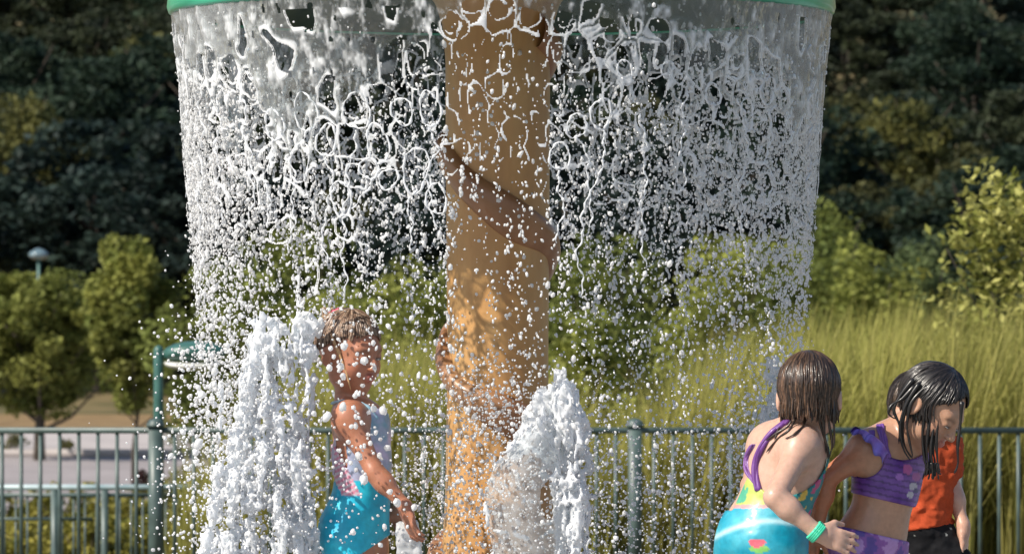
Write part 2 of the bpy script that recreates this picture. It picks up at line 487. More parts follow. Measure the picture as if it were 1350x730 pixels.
def strand(m, pts, r0, r1, col, n=6, wig=.0, seg=None):
    """smooth a control polyline and sweep it"""
    pts = np.array(pts, float)
    k = seg or 4*(len(pts)-1)+1
    t = np.linspace(0, len(pts)-1, k); out = []
    for tt in t:
        i = min(int(tt), len(pts)-2); f = tt-i
        p0 = pts[max(i-1, 0)]; p1 = pts[i]; p2 = pts[i+1]; p3 = pts[min(i+2, len(pts)-1)]
        out.append(.5*((2*p1)+(-p0+p2)*f+(2*p0-5*p1+4*p2-p3)*f*f+(-p0+3*p1-3*p2+p3)*f**3))
    out = np.array(out)
    if wig:
        ph = random.random()*6
        a = np.linspace(0, 1, k)
        out[:, 0] += wig*a*np.sin(a*9+ph); out[:, 1] += wig*a*np.cos(a*7+ph)
    a = np.linspace(0, 1, k)
    rad = (r0*(1-a)+r1*a)*(1+.25*np.sin(a*13+random.random()*6))
    rad[-1] = r1*.3
    m.tube(out, rad, n, col)

def hair(root, A, L, s, col, hang, n=230, crown=(0, -.02, .103), rr=.0055, line=None, jit=.0025, col2=None, seed=1):
    """strand clumps laid from the crown over the skull, then hanging; hang(phi)->(theta_end, length, drift)"""
    rnd = random.Random(seed)
    m = MB()
    Cc = (0, -.010, .020); rx, ry, rz = .0755, .0905, .084
    # under-cap
    n1, n2 = 28, 40
    v = []; 
    for i in range(n1):
        for j in range(n2):
            phi = 2*PI*j/n2; te = hang(phi)[0]
            th = te*i/(n1-1)
            v.append(L(Cc[0]+rx*.985*math.sin(th)*math.sin(phi), Cc[1]+ry*.985*math.sin(th)*math.cos(phi), Cc[2]+rz*.985*math.cos(th)))
    q = [[i*n2+j, i*n2+(j+1) % n2, (i+1)*n2+(j+1) % n2, (i+1)*n2+j] for i in range(n1-1) for j in range(n2)]
    m.add(np.array(v), q, c=np.array(col)*.8)
    for k in range(n):
        phi = 2*PI*(k+rnd.random())/n
        te, ln, dr = hang(phi)
        te *= 1-.06*rnd.random()
        t0 = rnd.random()**1.5*.55*te
        pts = []
        ns = 9
        lift = 1+rnd.random()*.035
        ph = phi+rnd.uniform(-.1, .1)
        for i in range(ns):
            th = t0+(te-t0)*i/(ns-1)
            pp = ph+rnd.uniform(-1, 1)*.02
            pts.append(L(Cc[0]+rx*lift*math.sin(th)*math.sin(pp), Cc[1]+ry*lift*math.sin(th)*math.cos(pp), Cc[2]+rz*lift*math.cos(th)))
        ln *= rnd.uniform(.55, 1.1)
        if ln > .01:
            d = nrm(pts[-1]-pts[-2]); p = pts[-1].copy()
            st = ln/5
            for i in range(5):
                d = nrm(d*.5+np.array([0, 0, -1])*.6+np.array(dr)*.35+np.array([rnd.uniform(-1, 1), rnd.uniform(-1, 1), 0])*.12)
                p = p+d*st; pts.append(p.copy())
        c = np.array(col)*rnd.uniform(.65, 1.35)
        if col2 is not None and rnd.random() < .45: c = np.array(col2)*rnd.uniform(.7, 1.3)
        strand(m, pts, rr*s*rnd.uniform(.7, 1.1), rr*s*.45, c, 5, seg=2*len(pts))
    return m

def body_obj(root, F_, base, L, it=1, name='body', **k):
    V, Q = F_.mesh(it)
    m = MB(); m.add(V, Q, c=skin_cols(V, base, L, **k))
    return m.build(name, M_skin, root)

def garment(root, F_, region, colf, name, off=.005, mtl=None, extra=None, label=None, wr=.0016, src=None):
    X, Y, Z = F_.grid()
    D = (F_.D if src is None else src)-off
    if wr:
        w = fbm(X*45, Y*45, Z*60, 2)-.5
        D = D-(w*wr*2).astype(np.float32)
    D = np.maximum(D, region(X, Y, Z).astype(np.float32))
    G = Field(F_.lo, F_.lo, F_.h); G.ax = F_.ax; G.D = D.astype(np.float32)
    if extra: extra(G)
    V, Q = G.mesh(1)
    m = MB(); m.add(V, Q, c=np.clip(colf(V), 0, 1))
    o = m.build(name, mtl or M_cloth, root)
    if label: o['label'] = label
    return o
def pix(X, Y, Z):
    """where a point lies in the photo"""
    D = Y-CAMY
    return CX+X/D*F, HZ-(Z-CAMZ)/D*F
def edge(px, py, ax, ay, bx, by):
    """signed px distance to a line; positive on the right of a->b (image y down)"""
    dx, dy = bx-ax, by-ay; n = math.hypot(dx, dy)
    return ((px-ax)*dy-(py-ay)*dx)/n

# ---- girl in the turquoise suit, left
def girl_left():
    D0 = 11.5; p = lambda x, y, d=0: P(x, y, D0+d)
    root = empty('person', (p(470, 0)[0], -.5, 0), 'child in turquoise and lavender swimsuit with tied-up wet hair, between white jet and column', 'person', 'children playing in the fountain')
    B = Field((-.62, -.82, -.02), (-.12, -.22, 1.36), .0042)
    f = nrm([.95, -.35, 0]); side = np.array([-f[1], f[0], 0])   # her left is away from camera
    A = torso(B, p(470, 688), p(475, 578), f, .80, .008)
    hip = p(472, 725)
    for sd, kx, ax in ((-1, 452, 440), (1, 492, 497)):
        h = hip+side*sd*.045; k = np.array([P(kx, 0, D0)[0], h[1]-.005, .36]); a = np.array([P(ax, 0, D0)[0], h[1], .075])
        leg(B, h, k, a, f, .88)
    B.caps(p(461, 545, -.0), p(459, 508), .037, .034, .03)
    T = B.D.copy()
    sh1 = p(460, 551, -.085); B.caps(sh1, p(466, 548, .08), .036, .036, .04)
    el1 = p(494, 622, -.13); wr1 = p(535, 668, -.15); arm(B, sh1, el1, wr1, .88)
    hand(B, wr1, [.28, -.1, -.95], [.8, .5, .2], .82, .8, -1)
    sh2 = p(470, 552, .085); el2 = p(492, 618, .13); wr2 = p(522, 664, .07); arm(B, sh2, el2, wr2, .85)
    hand(B, wr2, [.3, -.1, -.9], [.1, -.8, -.3], .82, .7, 1)
    hc = p(461, 462, -.01)
    A2, L = head(B, hc, [.72, -.66, -.17], [.08, -.1, 1], .98)
    body_obj(root, B, (.43, .18, .105), L)
    eyes(root, L)
    # swimsuit
    def reg(X, Y, Z):
        px, py = pix(X, Y, Z)
        s = (X-hc[0])*f[0]+(Y-hc[1])*f[1]           # how far forward on the body
        legl = np.maximum(-edge(px, py, 466, 742, 520, 700), py-748)
        legl = np.where(px < 466, py-742, np.minimum(legl, 400))
        legl = np.maximum(np.where(px >= 455, edge(px, py, 524, 698, 464, 738), -99), py-742)
        backtop = (606+(470-px)*.9)-py                # rises towards the front
        front = np.maximum(538-py, (.022-s)*500+(py < 560)*(560-py)*.5)
        pan = np.maximum(np.abs(edge(px, py, 432, 590, 462, 650))-10, np.maximum(585-py, px-474))
        a = np.minimum(np.minimum(backtop, front), pan)
        a = np.maximum(a, legl)
        ex = np.maximum(px-545, 400-px)
        return np.maximum(a, ex)/500.0
    def cf(V):
        px, py = pix(V[:, 0], V[:, 1], V[:, 2])
        n = fbm(V[:, 0]*16, V[:, 1]*16, V[:, 2]*30, 3)
        c = np.array([.015, .48, .68])+(n[:, None]-.5)*np.array([.05, .4, .35])
        up = py < 634
        lav = np.array([.42, .45, .62])+(n[:, None]-.5)*np.array([.9, .3, .5])
        c = np.where(up[:, None], lav, c)
        pk = np.abs(edge(px, py, 432, 590, 462, 650)) < 11
        pk &= (py < 652) & (px < 478)
        st = (np.sin(py*.8+px*.4) > 0)[:, None]
        c = np.where(pk[:, None], np.where(st, np.array([.68, .25, .36]), np.array([.62, .55, .62])), c)
        return c
    garment(root, B, reg, cf, 'swimsuit', .006, src=T)
    m = MB()
    strand(m, [p(470, 533, -.06), p(452, 528, -.055), p(436, 532, -.01)], .004, .004, (.35, .5, .6))
    strand(m, [p(497, 552, -.055), p(487, 538, -.062), p(474, 530, -.06)], .005, .005, (.3, .5, .62))
    strand(m, [p(440, 625, -.045), p(441, 590, -.055), p(450, 550, -.06), p(462, 528, -.06)], .005, .004, (.55, .5, .62))
    m.build('strap', M_cloth, root)
    def hang(phi):
        # phi 0 = forward
        a = abs((phi+PI) % (2*PI)-PI)
        return (1.02+.72*min(1, (a/1.9))**1.3, .012 if a < 2 else .02, (0, 0, 0))
    hm = hair(root, A2, L, .98, (.15, .09, .06), hang, 340, rr=.0036, col2=(.32, .22, .155), seed=3)
    for i in range(9):
        a = p(436+i*1.5, 440+i*4, -.07); strand(hm, [a, a+np.array([.015, -.01, -.03]), a+np.array([.028, -.005, -.05-.004*i])], .0035, .0015, (.5, .3, .15))
    # little knot of hair at the crown
    c = p(441, 414, .0)
    for i in range(26):
        an = i*2.4; d = np.array([math.cos(an), math.sin(an)*.8, .5*math.sin(an*1.7)])*.017
        strand(hm, [c+d*.2, c+d, c+d*1.3+np.array([-.008, 0, .004]), c+d*.8+np.array([-.014, 0, -.012])], .0045, .0022, (.34, .23, .14))
    hm.build('hair', M_hair, root)
    t = MB(); an = np.linspace(0, 2*PI, 15)
    t.tube([c+np.array([math.cos(a)*.015+.004, math.sin(a)*.015, .006+math.cos(a)*.005]) for a in an], .0075+.0015*np.sin(an*6), 8)
    t.build('hair_tie', M_tie, root)

# ---- girl seen from behind, turquoise suit with purple straps
def girl_back():
    D0 = 11.1; p = lambda x, y, d=0: P(x, y, D0+d)
    root = empty('person', (p(1035, 0)[0], -.9, 0), 'child seen from behind, wet brown hair, turquoise swimsuit with purple straps, green wristband', 'person', 'children playing in the fountain')
    B = Field((.48, -1.25, -.02), (1.02, -.62, 1.24), .0042)
    f = nrm([.62, .80, 0]); side = np.array([-f[1], f[0], 0])     # her left points to picture left
    torso(B, p(1008, 700), p(1035, 612), f, .88)
    hip = p(1002, 735)
    for sd, o in ((1, 0), (-1, .02)):
        h = hip+side*sd*.052; k = h+np.array([.0+o, .02, 0]); k[2] = .33; a = k+np.array([-.02, -.02, 0]); a[2] = .07
        leg(B, h, k, a, f, .9)
    B.caps(p(1047, 580), p(1060, 545), .04, .036, .03)
    shR = p(1056, 588, -.075); shL = p(1012, 588, .04); B.caps(shR, shL, .036, .036, .05)
    T = B.D.copy()
    el = p(1022, 655, -.20); wr = p(1078, 702, -.20); arm(B, shR, el, wr, .98)
    hand(B, wr, [.92, .15, -.32], [.2, .8, -.3], .95, .6, 1)
    el2 = p(990, 640, .15); wr2 = p(1010, 700, .22); arm(B, shL, el2, wr2, .9); hand(B, wr2, [.5, .3, -.8], [.6, -.2, .2], .9, .5, -1)
    hc = p(1067, 520, -.01)
    A2, L = head(B, hc, [.14, .98, -.12], [-.03, -.12, 1], .98)
    body_obj(root, B, (.58, .36, .27), L)
    eyes(root, L)
    def reg(X, Y, Z):
        px, py = pix(X, Y, Z)
        back = (X-hc[0])*f[0]+(Y-hc[1])*f[1]
        scoop = 58-np.hypot((px-1034)*1.0, (py-592)*.95)
        bk = np.maximum(586-py, scoop)
        bk = np.maximum(bk, np.where(py < 672, -edge(px, py, 997, 603, 966, 672), -99))   # bare skin left of the strap
        a = np.maximum(bk, py-745)
        armL = -100
        return np.maximum(a, armL)/500.0
    def cf(V):
        px, py = pix(V[:, 0], V[:, 1], V[:, 2])
        n = fbm(V[:, 0]*20, V[:, 1]*20, V[:, 2]*20, 3)
        c = np.array([.02, .33, .46])+(n[:, None]-.5)*np.array([.15, .35, .3])
        sw = np.abs((py-690)-.004*(px-985)**2+(px-985)*.25)
        c = c+np.exp(-(sw/3.5)**2)[:, None]*np.array([.4, .35, .3])*((n > .45)[:, None])
        # yellow green band above the turquoise on the left
        band = (py < 668) & (px < 1030)
        yg = np.where((n > .52)[:, None], np.array([.45, .52, .12]), np.array([.08, .38, .24]))
        c = np.where(band[:, None], yg, c)
        pk = (np.abs(py-667) < 2.5) & (px < 1030); c = np.where(pk[:, None], np.array([.7, .3, .3]), c)
        # dark teal floral side
        fl = (px > 1042) & (py < 690)
        d = vnoise(V[:, 0]*55, V[:, 1]*55, V[:, 2]*55)
        fc = np.where((d > .72)[:, None], np.array([.75, .5, .08]), np.where((d < .25)[:, None], np.array([.5, .08, .2]), np.array([.02, .22, .24])))
        c = np.where(fl[:, None], fc, c)
        # pink heart with a green base
        hx, hy = (px-998)/11.0, -(py-717)/6.5
        ht = (hx*hx+hy*hy-.8)**3-hx*hx*hy**3 < 0
        gr = (np.hypot((px-1001)/14, (py-723)/5) < 1)
        c = np.where(gr[:, None], np.array([.2, .5, .12]), c); c = np.where(ht[:, None], np.array([.70, .12, .17]), c)
        return c
    garment(root, B, reg, cf, 'swimsuit', .006, src=T)
    m = MB(); surf = surf_finder(B, D0)
    def strap(pts, r, c): 
        for o in (-.004, 0, .004): strand(m, [q+np.array([o, 0, 0]) for q in pts], r, r, c)
    strap([surf(x, y, -.004) for x, y in ((999, 646), (996, 628), (997, 608), (1003, 590), (1014, 575), (1028, 562), (1040, 552))], .0055, (.16, .05, .26))
    strap([surf(x, y, -.004) for x, y in ((999, 640), (986, 622), (984, 604), (994, 585))], .004, (.2, .08, .3))
    m.build('strap', M_cloth, root)
    w = MB(); an = np.linspace(0, 2*PI, 19); d = nrm(wr-el); u = nrm(np.cross(d, [0, 0, 1])); v_ = np.cross(d, u)
    wc = wr-d*.004
    for o in (-.007, -.0025, .0025, .007):
        w.tube([wc+d*o+(u*math.cos(a)+v_*math.sin(a))*.0235 for a in an], .004, 6)
    w.build('wristband', M_band, root)
    def hang(phi):
        a = abs((phi+PI) % (2*PI)-PI)
        te = 1.0+1.05*min(1, a/1.5)
        if a < 1.0: return (te, .03, (0, 0, 0))
        return (te, .055, (.0, 0, 0))
    hm = hair(root, A2, L, .98, (.038, .023, .016), hang, 420, rr=.0038, col2=(.11, .062, .038), seed=5)
    dk = (.035, .022, .016)
    for x0, y0, pts in (
        (1048, 540, [(1040, 560), (1022, 572), (1008, 583), (996, 600)]),
        (1052, 545, [(1040, 567), (1026, 577), (1010, 596)]),
        (1044, 535, [(1034, 555), (1026, 566), (1021, 580)]),
        (1062, 550, [(1058, 562), (1047, 572), (1035, 578)])):
        strand(hm, [surf(x0, y0, -.006)]+[surf(a, b, -.004) for a, b in pts], .0042, .0016, dk)
    for x0, pts in ((1084, [(1086, 560), (1090, 590), (1092, 606)]), (1090, [(1093, 555), (1096, 580), (1094, 604)]), (1097, [(1099, 545), (1100, 570), (1097, 592)]), (1078, [(1081, 555), (1086, 575), (1090, 598)])):
        strand(hm, [p(x0, 515, -.06)]+[p(a, b, -.07) for a, b in pts], .0055, .0018, dk, wig=.002)
    hm.build('hair', M_hair, root)

# ---- girl in the purple two-piece, head bent
def girl_purple():
    D0 = 11.3; p = lambda x, y, d=0: P(x, y, D0+d)
    root = empty('person', (p(1165, 0)[0], -.7, 0), 'child in purple ruffled two-piece swimsuit looking down, wet black hair hanging in strands', 'person', 'children playing in the fountain')
    B = Field((.68, -1.0, -.02), (1.28, -.38, 1.24), .0042)
    f = nrm([.72, -.69, 0]); side = np.array([-f[1], f[0], 0])
    torso(B, p(1148, 712), p(1172, 615), f, .83, .006)
    hip = p(1140, 745)
    for sd in (1, -1):
        h = hip+side*sd*.05; k = h+f*.03; k[2] = .33; a = k-f*.04; a[2] = .07
        leg(B, h, k, a, f, .9)
    B.caps(p(1176, 578), p(1200, 555, -.02), .039, .036, .04)
    shR = p(1142, 592, -.05); shL = p(1205, 585, .05); B.caps(shR, shL, .036, .036, .05)
    T = B.D.copy()
    el = p(1088, 632, -.06); wr = p(1076, 698, -.06); arm(B, shR, el, wr, .95)
    hand(B, wr, [-.12, 0, -1], [.8, .3, 0], .9, .6, 1)
    el2 = p(1186, 645, .17); wr2 = p(1168, 700, .17); arm(B, shL, el2, wr2, .9); hand(B, wr2, [.1, -.1, -1], [-.6, .3, 0], .9, .5, -1)
    hc = p(1228, 535, -.04)
    A2, L = head(B, hc, [.70, -.50, -.66], [.55, -.15, 1], .98)
    V, Q = B.mesh(1)
    C = skin_cols(V, (.50, .28, .18), L)
    px, py = pix(V[:, 0], V[:, 1], V[:, 2])
    w = np.clip((1150-px)/50, 0, 1)*np.clip((py-580)/20, 0, 1); w = (w*(py < 760))[:, None]
    C = C*(1-w)+C*np.array([1.0, .66, .5])*w         # near arm: the other child's shadow put into the skin colour
    m = MB(); m.add(V, Q, c=C); m.build('body', M_skin, root)
    eyes(root, L, lid=.25)
    def reg(X, Y, Z):
        px, py = pix(X, Y, Z)
        band = np.maximum(edge(px, py, 1105, 634, 1260, 676)*-1, 0*px-1e3)
        low = edge(px, py, 1105, 645, 1220, 672)
        low = -low                                   # >0 below the hem
        neck = 34-np.hypot((px-1192)*.9, (py-572)*1.0)
        top = np.maximum(566-py, neck)
        arm_ = (1135-px)-(620-py)*0
        a = np.maximum(np.maximum(low, top), 1100-px)
        # armhole: keep the near shoulder and the upper arm bare
        ah = 25-np.hypot(px-1140, py-604)
        a = np.maximum(a, ah)
        farside = -100
        return np.maximum(a, farside)/500.0
    def cf(V):
        px, py = pix(V[:, 0], V[:, 1], V[:, 2])
        n = fbm(V[:, 0]*22, V[:, 1]*22, V[:, 2]*22, 3)[:, None]
        c = np.array([.17, .07, .33])+(n-.5)*np.array([.3, .2, .35])
        st = (np.sin((py-px*.22)*.75) > .55)[:, None]
        c = np.where(st, c*.55, c)
        # pale flower print on the chest
        for (x, y, r, cc) in ((1204, 641, 4.5, (.5, .47, .55)), (1200, 652, 4, (.5, .47, .55)), (1207, 647, 3, (.1, .08, .2)), (1196, 618, 6, (.45, .1, .32)), (1186, 628, 5, (.35, .15, .5)), (1208, 628, 5, (.4, .12, .35))):
            d = np.hypot(px-x, py-y); w = (d < r*(.8+.6*n[:, 0]))[:, None]; c = np.where(w, np.array(cc), c)
        return c
    garment(root, B, reg, cf, 'crop_top', .006, src=T)
    # flutter sleeve: a wavy strip of doubled cloth over the shoulder
    surf = surf_finder(B, D0)
    cp = [(1131, 568), (1139, 572), (1148, 576), (1156, 582), (1163, 590), (1168, 600)]
    m = MB(); n1 = 60; n2 = 7; v = []; cs = []
    for lay in (0, 1):
        for i in range(n1):
            t = i/(n1-1)*5; k = min(int(t), 4); fx = t-k
            x = cp[k][0]*(1-fx)+cp[k+1][0]*fx; y = cp[k][1]*(1-fx)+cp[k+1][1]*fx
            b0 = surf(x+3, y-3, 0)
            for j in range(n2):
                s_ = j/(n2-1); wv = math.sin(i*.33)*.0045*s_+math.sin(i*.17+1)*.003*s_
                q = b0+np.array([-.026*s_*(1-.3*t/5), -.026*s_-.008-lay*.0035, .012*math.sin(s_*2.6)-.026*s_*(.3+t/5)-wv])+np.array([-.4*wv, -abs(wv)*.5, 0])
                v.append(q); w = .5+.5*math.sin(i*.33)
                cs.append(np.array([.24, .12, .46])*(1-.6*(j > n2-2))+np.array([.03, .07, .2])*w)
    q = []
    for lay in (0, 1):
        o = lay*n1*n2
        for i in range(n1-1):
            for j in range(n2-1):
                f_ = [o+i*n2+j, o+i*n2+j+1, o+(i+1)*n2+j+1, o+(i+1)*n2+j]; q.append(f_ if lay else f_[::-1])
    m.add(v, q, c=cs); m.build('ruffle', M_cloth, root)
    strp = MB()
    for o in (-3, 0, 3): strand(strp, [surf(x+o, y, -.003) for x, y in ((1160, 560), (1163, 572), (1166, 588), (1170, 604))], .005, .005, (.17, .07, .33))
    strp.build('strap', M_cloth, root)
    def reg2(X, Y, Z):
        px, py = pix(X, Y, Z)
        a = edge(px, py, 1095, 690, 1200, 714)
        legl = py-772
        return np.maximum(a, legl)/500.0
    def cf2(V):
        n = fbm(V[:, 0]*35, V[:, 1]*35, V[:, 2]*35, 3)[:, None]
        return np.where(n > .56, np.array([.5, .28, .62]), np.where(n < .42, np.array([.12, .07, .34]), np.array([.28, .10, .40])))
    garment(root, B, reg2, cf2, 'swim_bottoms', .006, src=T)
    def hang(phi):
        a = abs((phi+PI) % (2*PI)-PI)
        te = .80+1.17*min(1, a/1.5)**1.2
        return (te, .008 if a < 1.1 else .05, (.0, 0, 0))
    bk = (.012, .010, .010)
    hm = hair(root, A2, L, .98, bk, hang, 420, rr=.0038, col2=(.028, .022, .02), seed=9)
    locks = [
        [(1212, 505), (1196, 530), (1187, 560), (1190, 590), (1200, 606)],
        [(1206, 508), (1190, 525), (1176, 533), (1172, 545), (1180, 552)],
        [(1232, 520), (1226, 550), (1222, 585), (1223, 612), (1220, 628)],
        [(1236, 520), (1232, 555), (1227, 590), (1230, 615), (1228, 632)],
        [(1228, 515), (1219, 550), (1216, 580), (1219, 608), (1226, 620)],
        [(1268, 530), (1266, 556), (1263, 585), (1263, 610), (1257, 624)],
        [(1222, 508), (1202, 530), (1196, 560), (1198, 580), (1204, 602)],
        [(1240, 515), (1238, 545), (1234, 580), (1236, 605), (1240, 622)],
        [(1204, 500), (1188, 520), (1178, 540), (1186, 560), (1185, 585)],
    ]
    for i, lk in enumerate(locks):
        dd = -.105 if i not in (5,) else -.14
        strand(hm, [p(a, b, dd) for a, b in lk], .0055, .002, bk, wig=.0015)
        if i in (2, 3, 4, 0): strand(hm, [p(a+3, b-2, dd+.01) for a, b in lk], .005, .002, bk)
    for i in range(8): strand(hm, [p(1222+i*2, 610, -.1), p(1220+i*2.6, 620+i % 3*3, -.1), p(1216+i*3.6, 632-i % 2*8, -.1)], .004, .0015, bk)
    hm.build('hair', M_hair, root)

# ---- child in the orange shirt behind
def child_orange():
    D0 = 11.75; p = lambda x, y, d=0: P(x, y, D0+d)
    root = empty('person', (p(1222, 0)[0], -.25, 0), 'child in an orange T-shirt and black shorts, head hidden behind the girl with black hair', 'person', 'children playing in the fountain')
    B = Field((.80, -.55, -.02), (1.34, .05, 1.24), .0046)
    f = nrm([-.1, -1, 0]); side = np.array([-f[1], f[0], 0])
    torso(B, p(1206, 700), p(1212, 618), f, .72)
    for sd in (1, -1):
        h = p(1217, 738)+side*sd*.05; k = h+f*.02; k[2] = .32; a = k-f*.02; a[2] = .07; leg(B, h, k, a, f, .88)
    B.caps(p(1215, 580), p(1205, 560), .038, .035, .03)
    shL = p(1240, 592, .0); shR = p(1180, 598, .0); B.caps(shL, shR, .034, .034, .04)
    T = B.D.copy()
    el = p(1256, 645, .0); wr = p(1270, 692, -.03); arm(B, shL, el, wr, .80); hand(B, wr, [.02, -.1, -1], [-.8, .3, 0], .85, .5, 1)
    el2 = p(1166, 650, .02); wr2 = p(1160, 700, -.03); arm(B, shR, el2, wr2, .85); hand(B, wr2, [0, -.1, -1], [.8, .3, 0], .85, .5, -1)
    hc = p(1207, 540, -.02)
    A2, L = head(B, hc, [-.25, -.9, -.35], [-.1, -.3, 1], .92)
    body_obj(root, B, (.62, .36, .26), L)
    eyes(root, L)
    def reg(X, Y, Z):
        px, py = pix(X, Y, Z)
        top = np.maximum(574-py, 16-np.hypot(px-1212, py-570))
        hem = py-(700-(px-1200)*.16)
        sl = edge(px, py, 1280, 616, 1240, 640)      # sleeve hem
        return np.maximum(top, hem)/510.0
    oc = lambda V: np.array([.48, .075, .025])*(.8+.4*fbm(V[:, 0]*12, V[:, 1]*12, V[:, 2]*12, 3))[:, None]
    X, Y, Z = B.grid(); px, py = pix(X, Y, Z)
    S_ = np.minimum(T, np.maximum(B.D, (py-(628-(px-1240)*.25))/510))
    garment(root, B, reg, oc, 'shirt', .014, M_cotton, wr=.009, src=S_)
    def reg2(X, Y, Z):
        px, py = pix(X, Y, Z)
        return np.maximum(680-py, py-800)/510.0
    bc = lambda V: np.where((vnoise(V[:, 0]*60, V[:, 1]*60, V[:, 2]*60) > .84)[:, None], np.array([.4, .42, .4]), np.array([.012, .012, .014]))
    garment(root, B, reg2, bc, 'shorts', .012, M_cotton, wr=.006, src=T)
    hm = hair(root, A2, L, .92, (.10, .07, .05), lambda phi: (1.05+.75*min(1, abs((phi+PI) % (2*PI)-PI)/1.6), .01, (0, 0, 0)), 180, rr=.005, col2=(.2, .15, .12), seed=12)
    hm.build('hair', M_hair, root)

girl_left(); girl_back(); girl_purple(); child_orange()

# ------------------------------------------------------------------ the fountain
XC = (656-CX)/500.0
XR = (661-CX)/500.0
ZR = CAMZ+(HZ-17)/500.0          # rim height
RR = .872
def fountain():
    root = empty('mushroom_fountain', (XC, 0, 0), 'mushroom-shaped fountain, green cap on a tan trunk-like column wound by a brown vine', 'fountain')
    zt = ZR+.02
    prof = [(.30, .0), (.27, .06), (.225, .2), (.19, .38), (.165, .55), (.15, .68), (.139, .82), (.135, .95), (.134, 1.15), (.136, 1.4), (.137, 1.7), (.139, 1.95), (.146, 2.04), (.165, 2.1), (.21, 2.15), (.30, 2.19)]
    zz = np.concatenate([np.linspace(0, 2.19, 180)])
    pr = np.array(prof); rr = np.interp(zz, pr[:, 1], pr[:, 0])
    n = 96; an = np.arange(n)*2*PI/n
    r = rr[:, None]*np.ones(n)[None]
    # moulded root ridges low down, faint undulation above
    lowk = np.clip((.95-zz)/.6, 0, 1)[:, None]
    r = r*(1+.09*lowk*np.sin(an*5+zz[:, None]*2.2)+.02*lowk*np.sin(an*11+1))
    r = r+.006*(fbm(np.cos(an)[None]*3+0*zz[:, None], np.sin(an)[None]*3+0*zz[:, None], zz[:, None]*2.5+0*an, 3)-.5)
    m = MB()
    v = np.stack([XC+r*np.cos(an), r*np.sin(an), np.repeat(zz[:, None], n, 1)], -1).reshape(-1, 3)
    i = np.arange(len(zz)-1)[:, None]*n; j = np.arange(n)[None]; j2 = (j+1) % n
    m.add(v, np.stack([i+j, i+j2, i+n+j2, i+n+j], -1).reshape(-1, 4))
    m.build('column', M_col, root)
    # helical vine
    sec = [(.050, -.014), (.052, .010), (.045, .023), (.028, .030), (.004, .029), (-.018, .023), (-.034, .014), (-.048, .003), (-.052, -.012)]
    ph = np.arange(PI-2*PI*.62, PI+2*PI*2.9, .07)
    vs = []
    for p_ in ph:
        zc = 1.70-.27*(p_-PI)/PI
        wob = 1+.15*math.sin(p_*1.7)+.08*math.sin(p_*4.1)
        rb = np.interp(zc, pr[:, 1], pr[:, 0])
        for dz, dr in sec:
            q = rb+dr*(.85+.3*vnoise(np.array(p_*2.), np.array(dz*30), np.array(3.)))
            vs.append((XC+q*math.cos(p_), q*math.sin(p_), zc+dz*wob+.012*math.sin(p_*2.3)))
    k = len(sec)
    q = [[a*k+b, a*k+b+1, (a+1)*k+b+1, (a+1)*k+b] for a in range(len(ph)-1) for b in range(k-1)]
    m = MB(); m.add(vs, [x[::-1] for x in q]); m.build('vine', M_vine, root)
    # cap: outer dome with a rolled rim, hollow below
    m = MB()
    out = [(RR-.012, ZR-.004), (RR-.004, ZR-.010), (RR+.004, ZR-.004), (RR+.008, ZR+.01), (RR+.004, ZR+.05)]
    for t in np.linspace(.1, 1, 22):
        a = t*PI/2; out.append(((RR-.01)*math.cos(a)+.0, ZR+.05+.36*math.sin(a)))
    m.lathe((XR, 0, 0), out, 128)
    m.build('cap', M_capp, root)
    m = MB()
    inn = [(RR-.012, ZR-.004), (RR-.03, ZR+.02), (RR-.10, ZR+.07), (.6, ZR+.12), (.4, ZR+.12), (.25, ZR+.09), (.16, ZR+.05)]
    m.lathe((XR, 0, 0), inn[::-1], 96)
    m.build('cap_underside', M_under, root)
    return root
fountain()

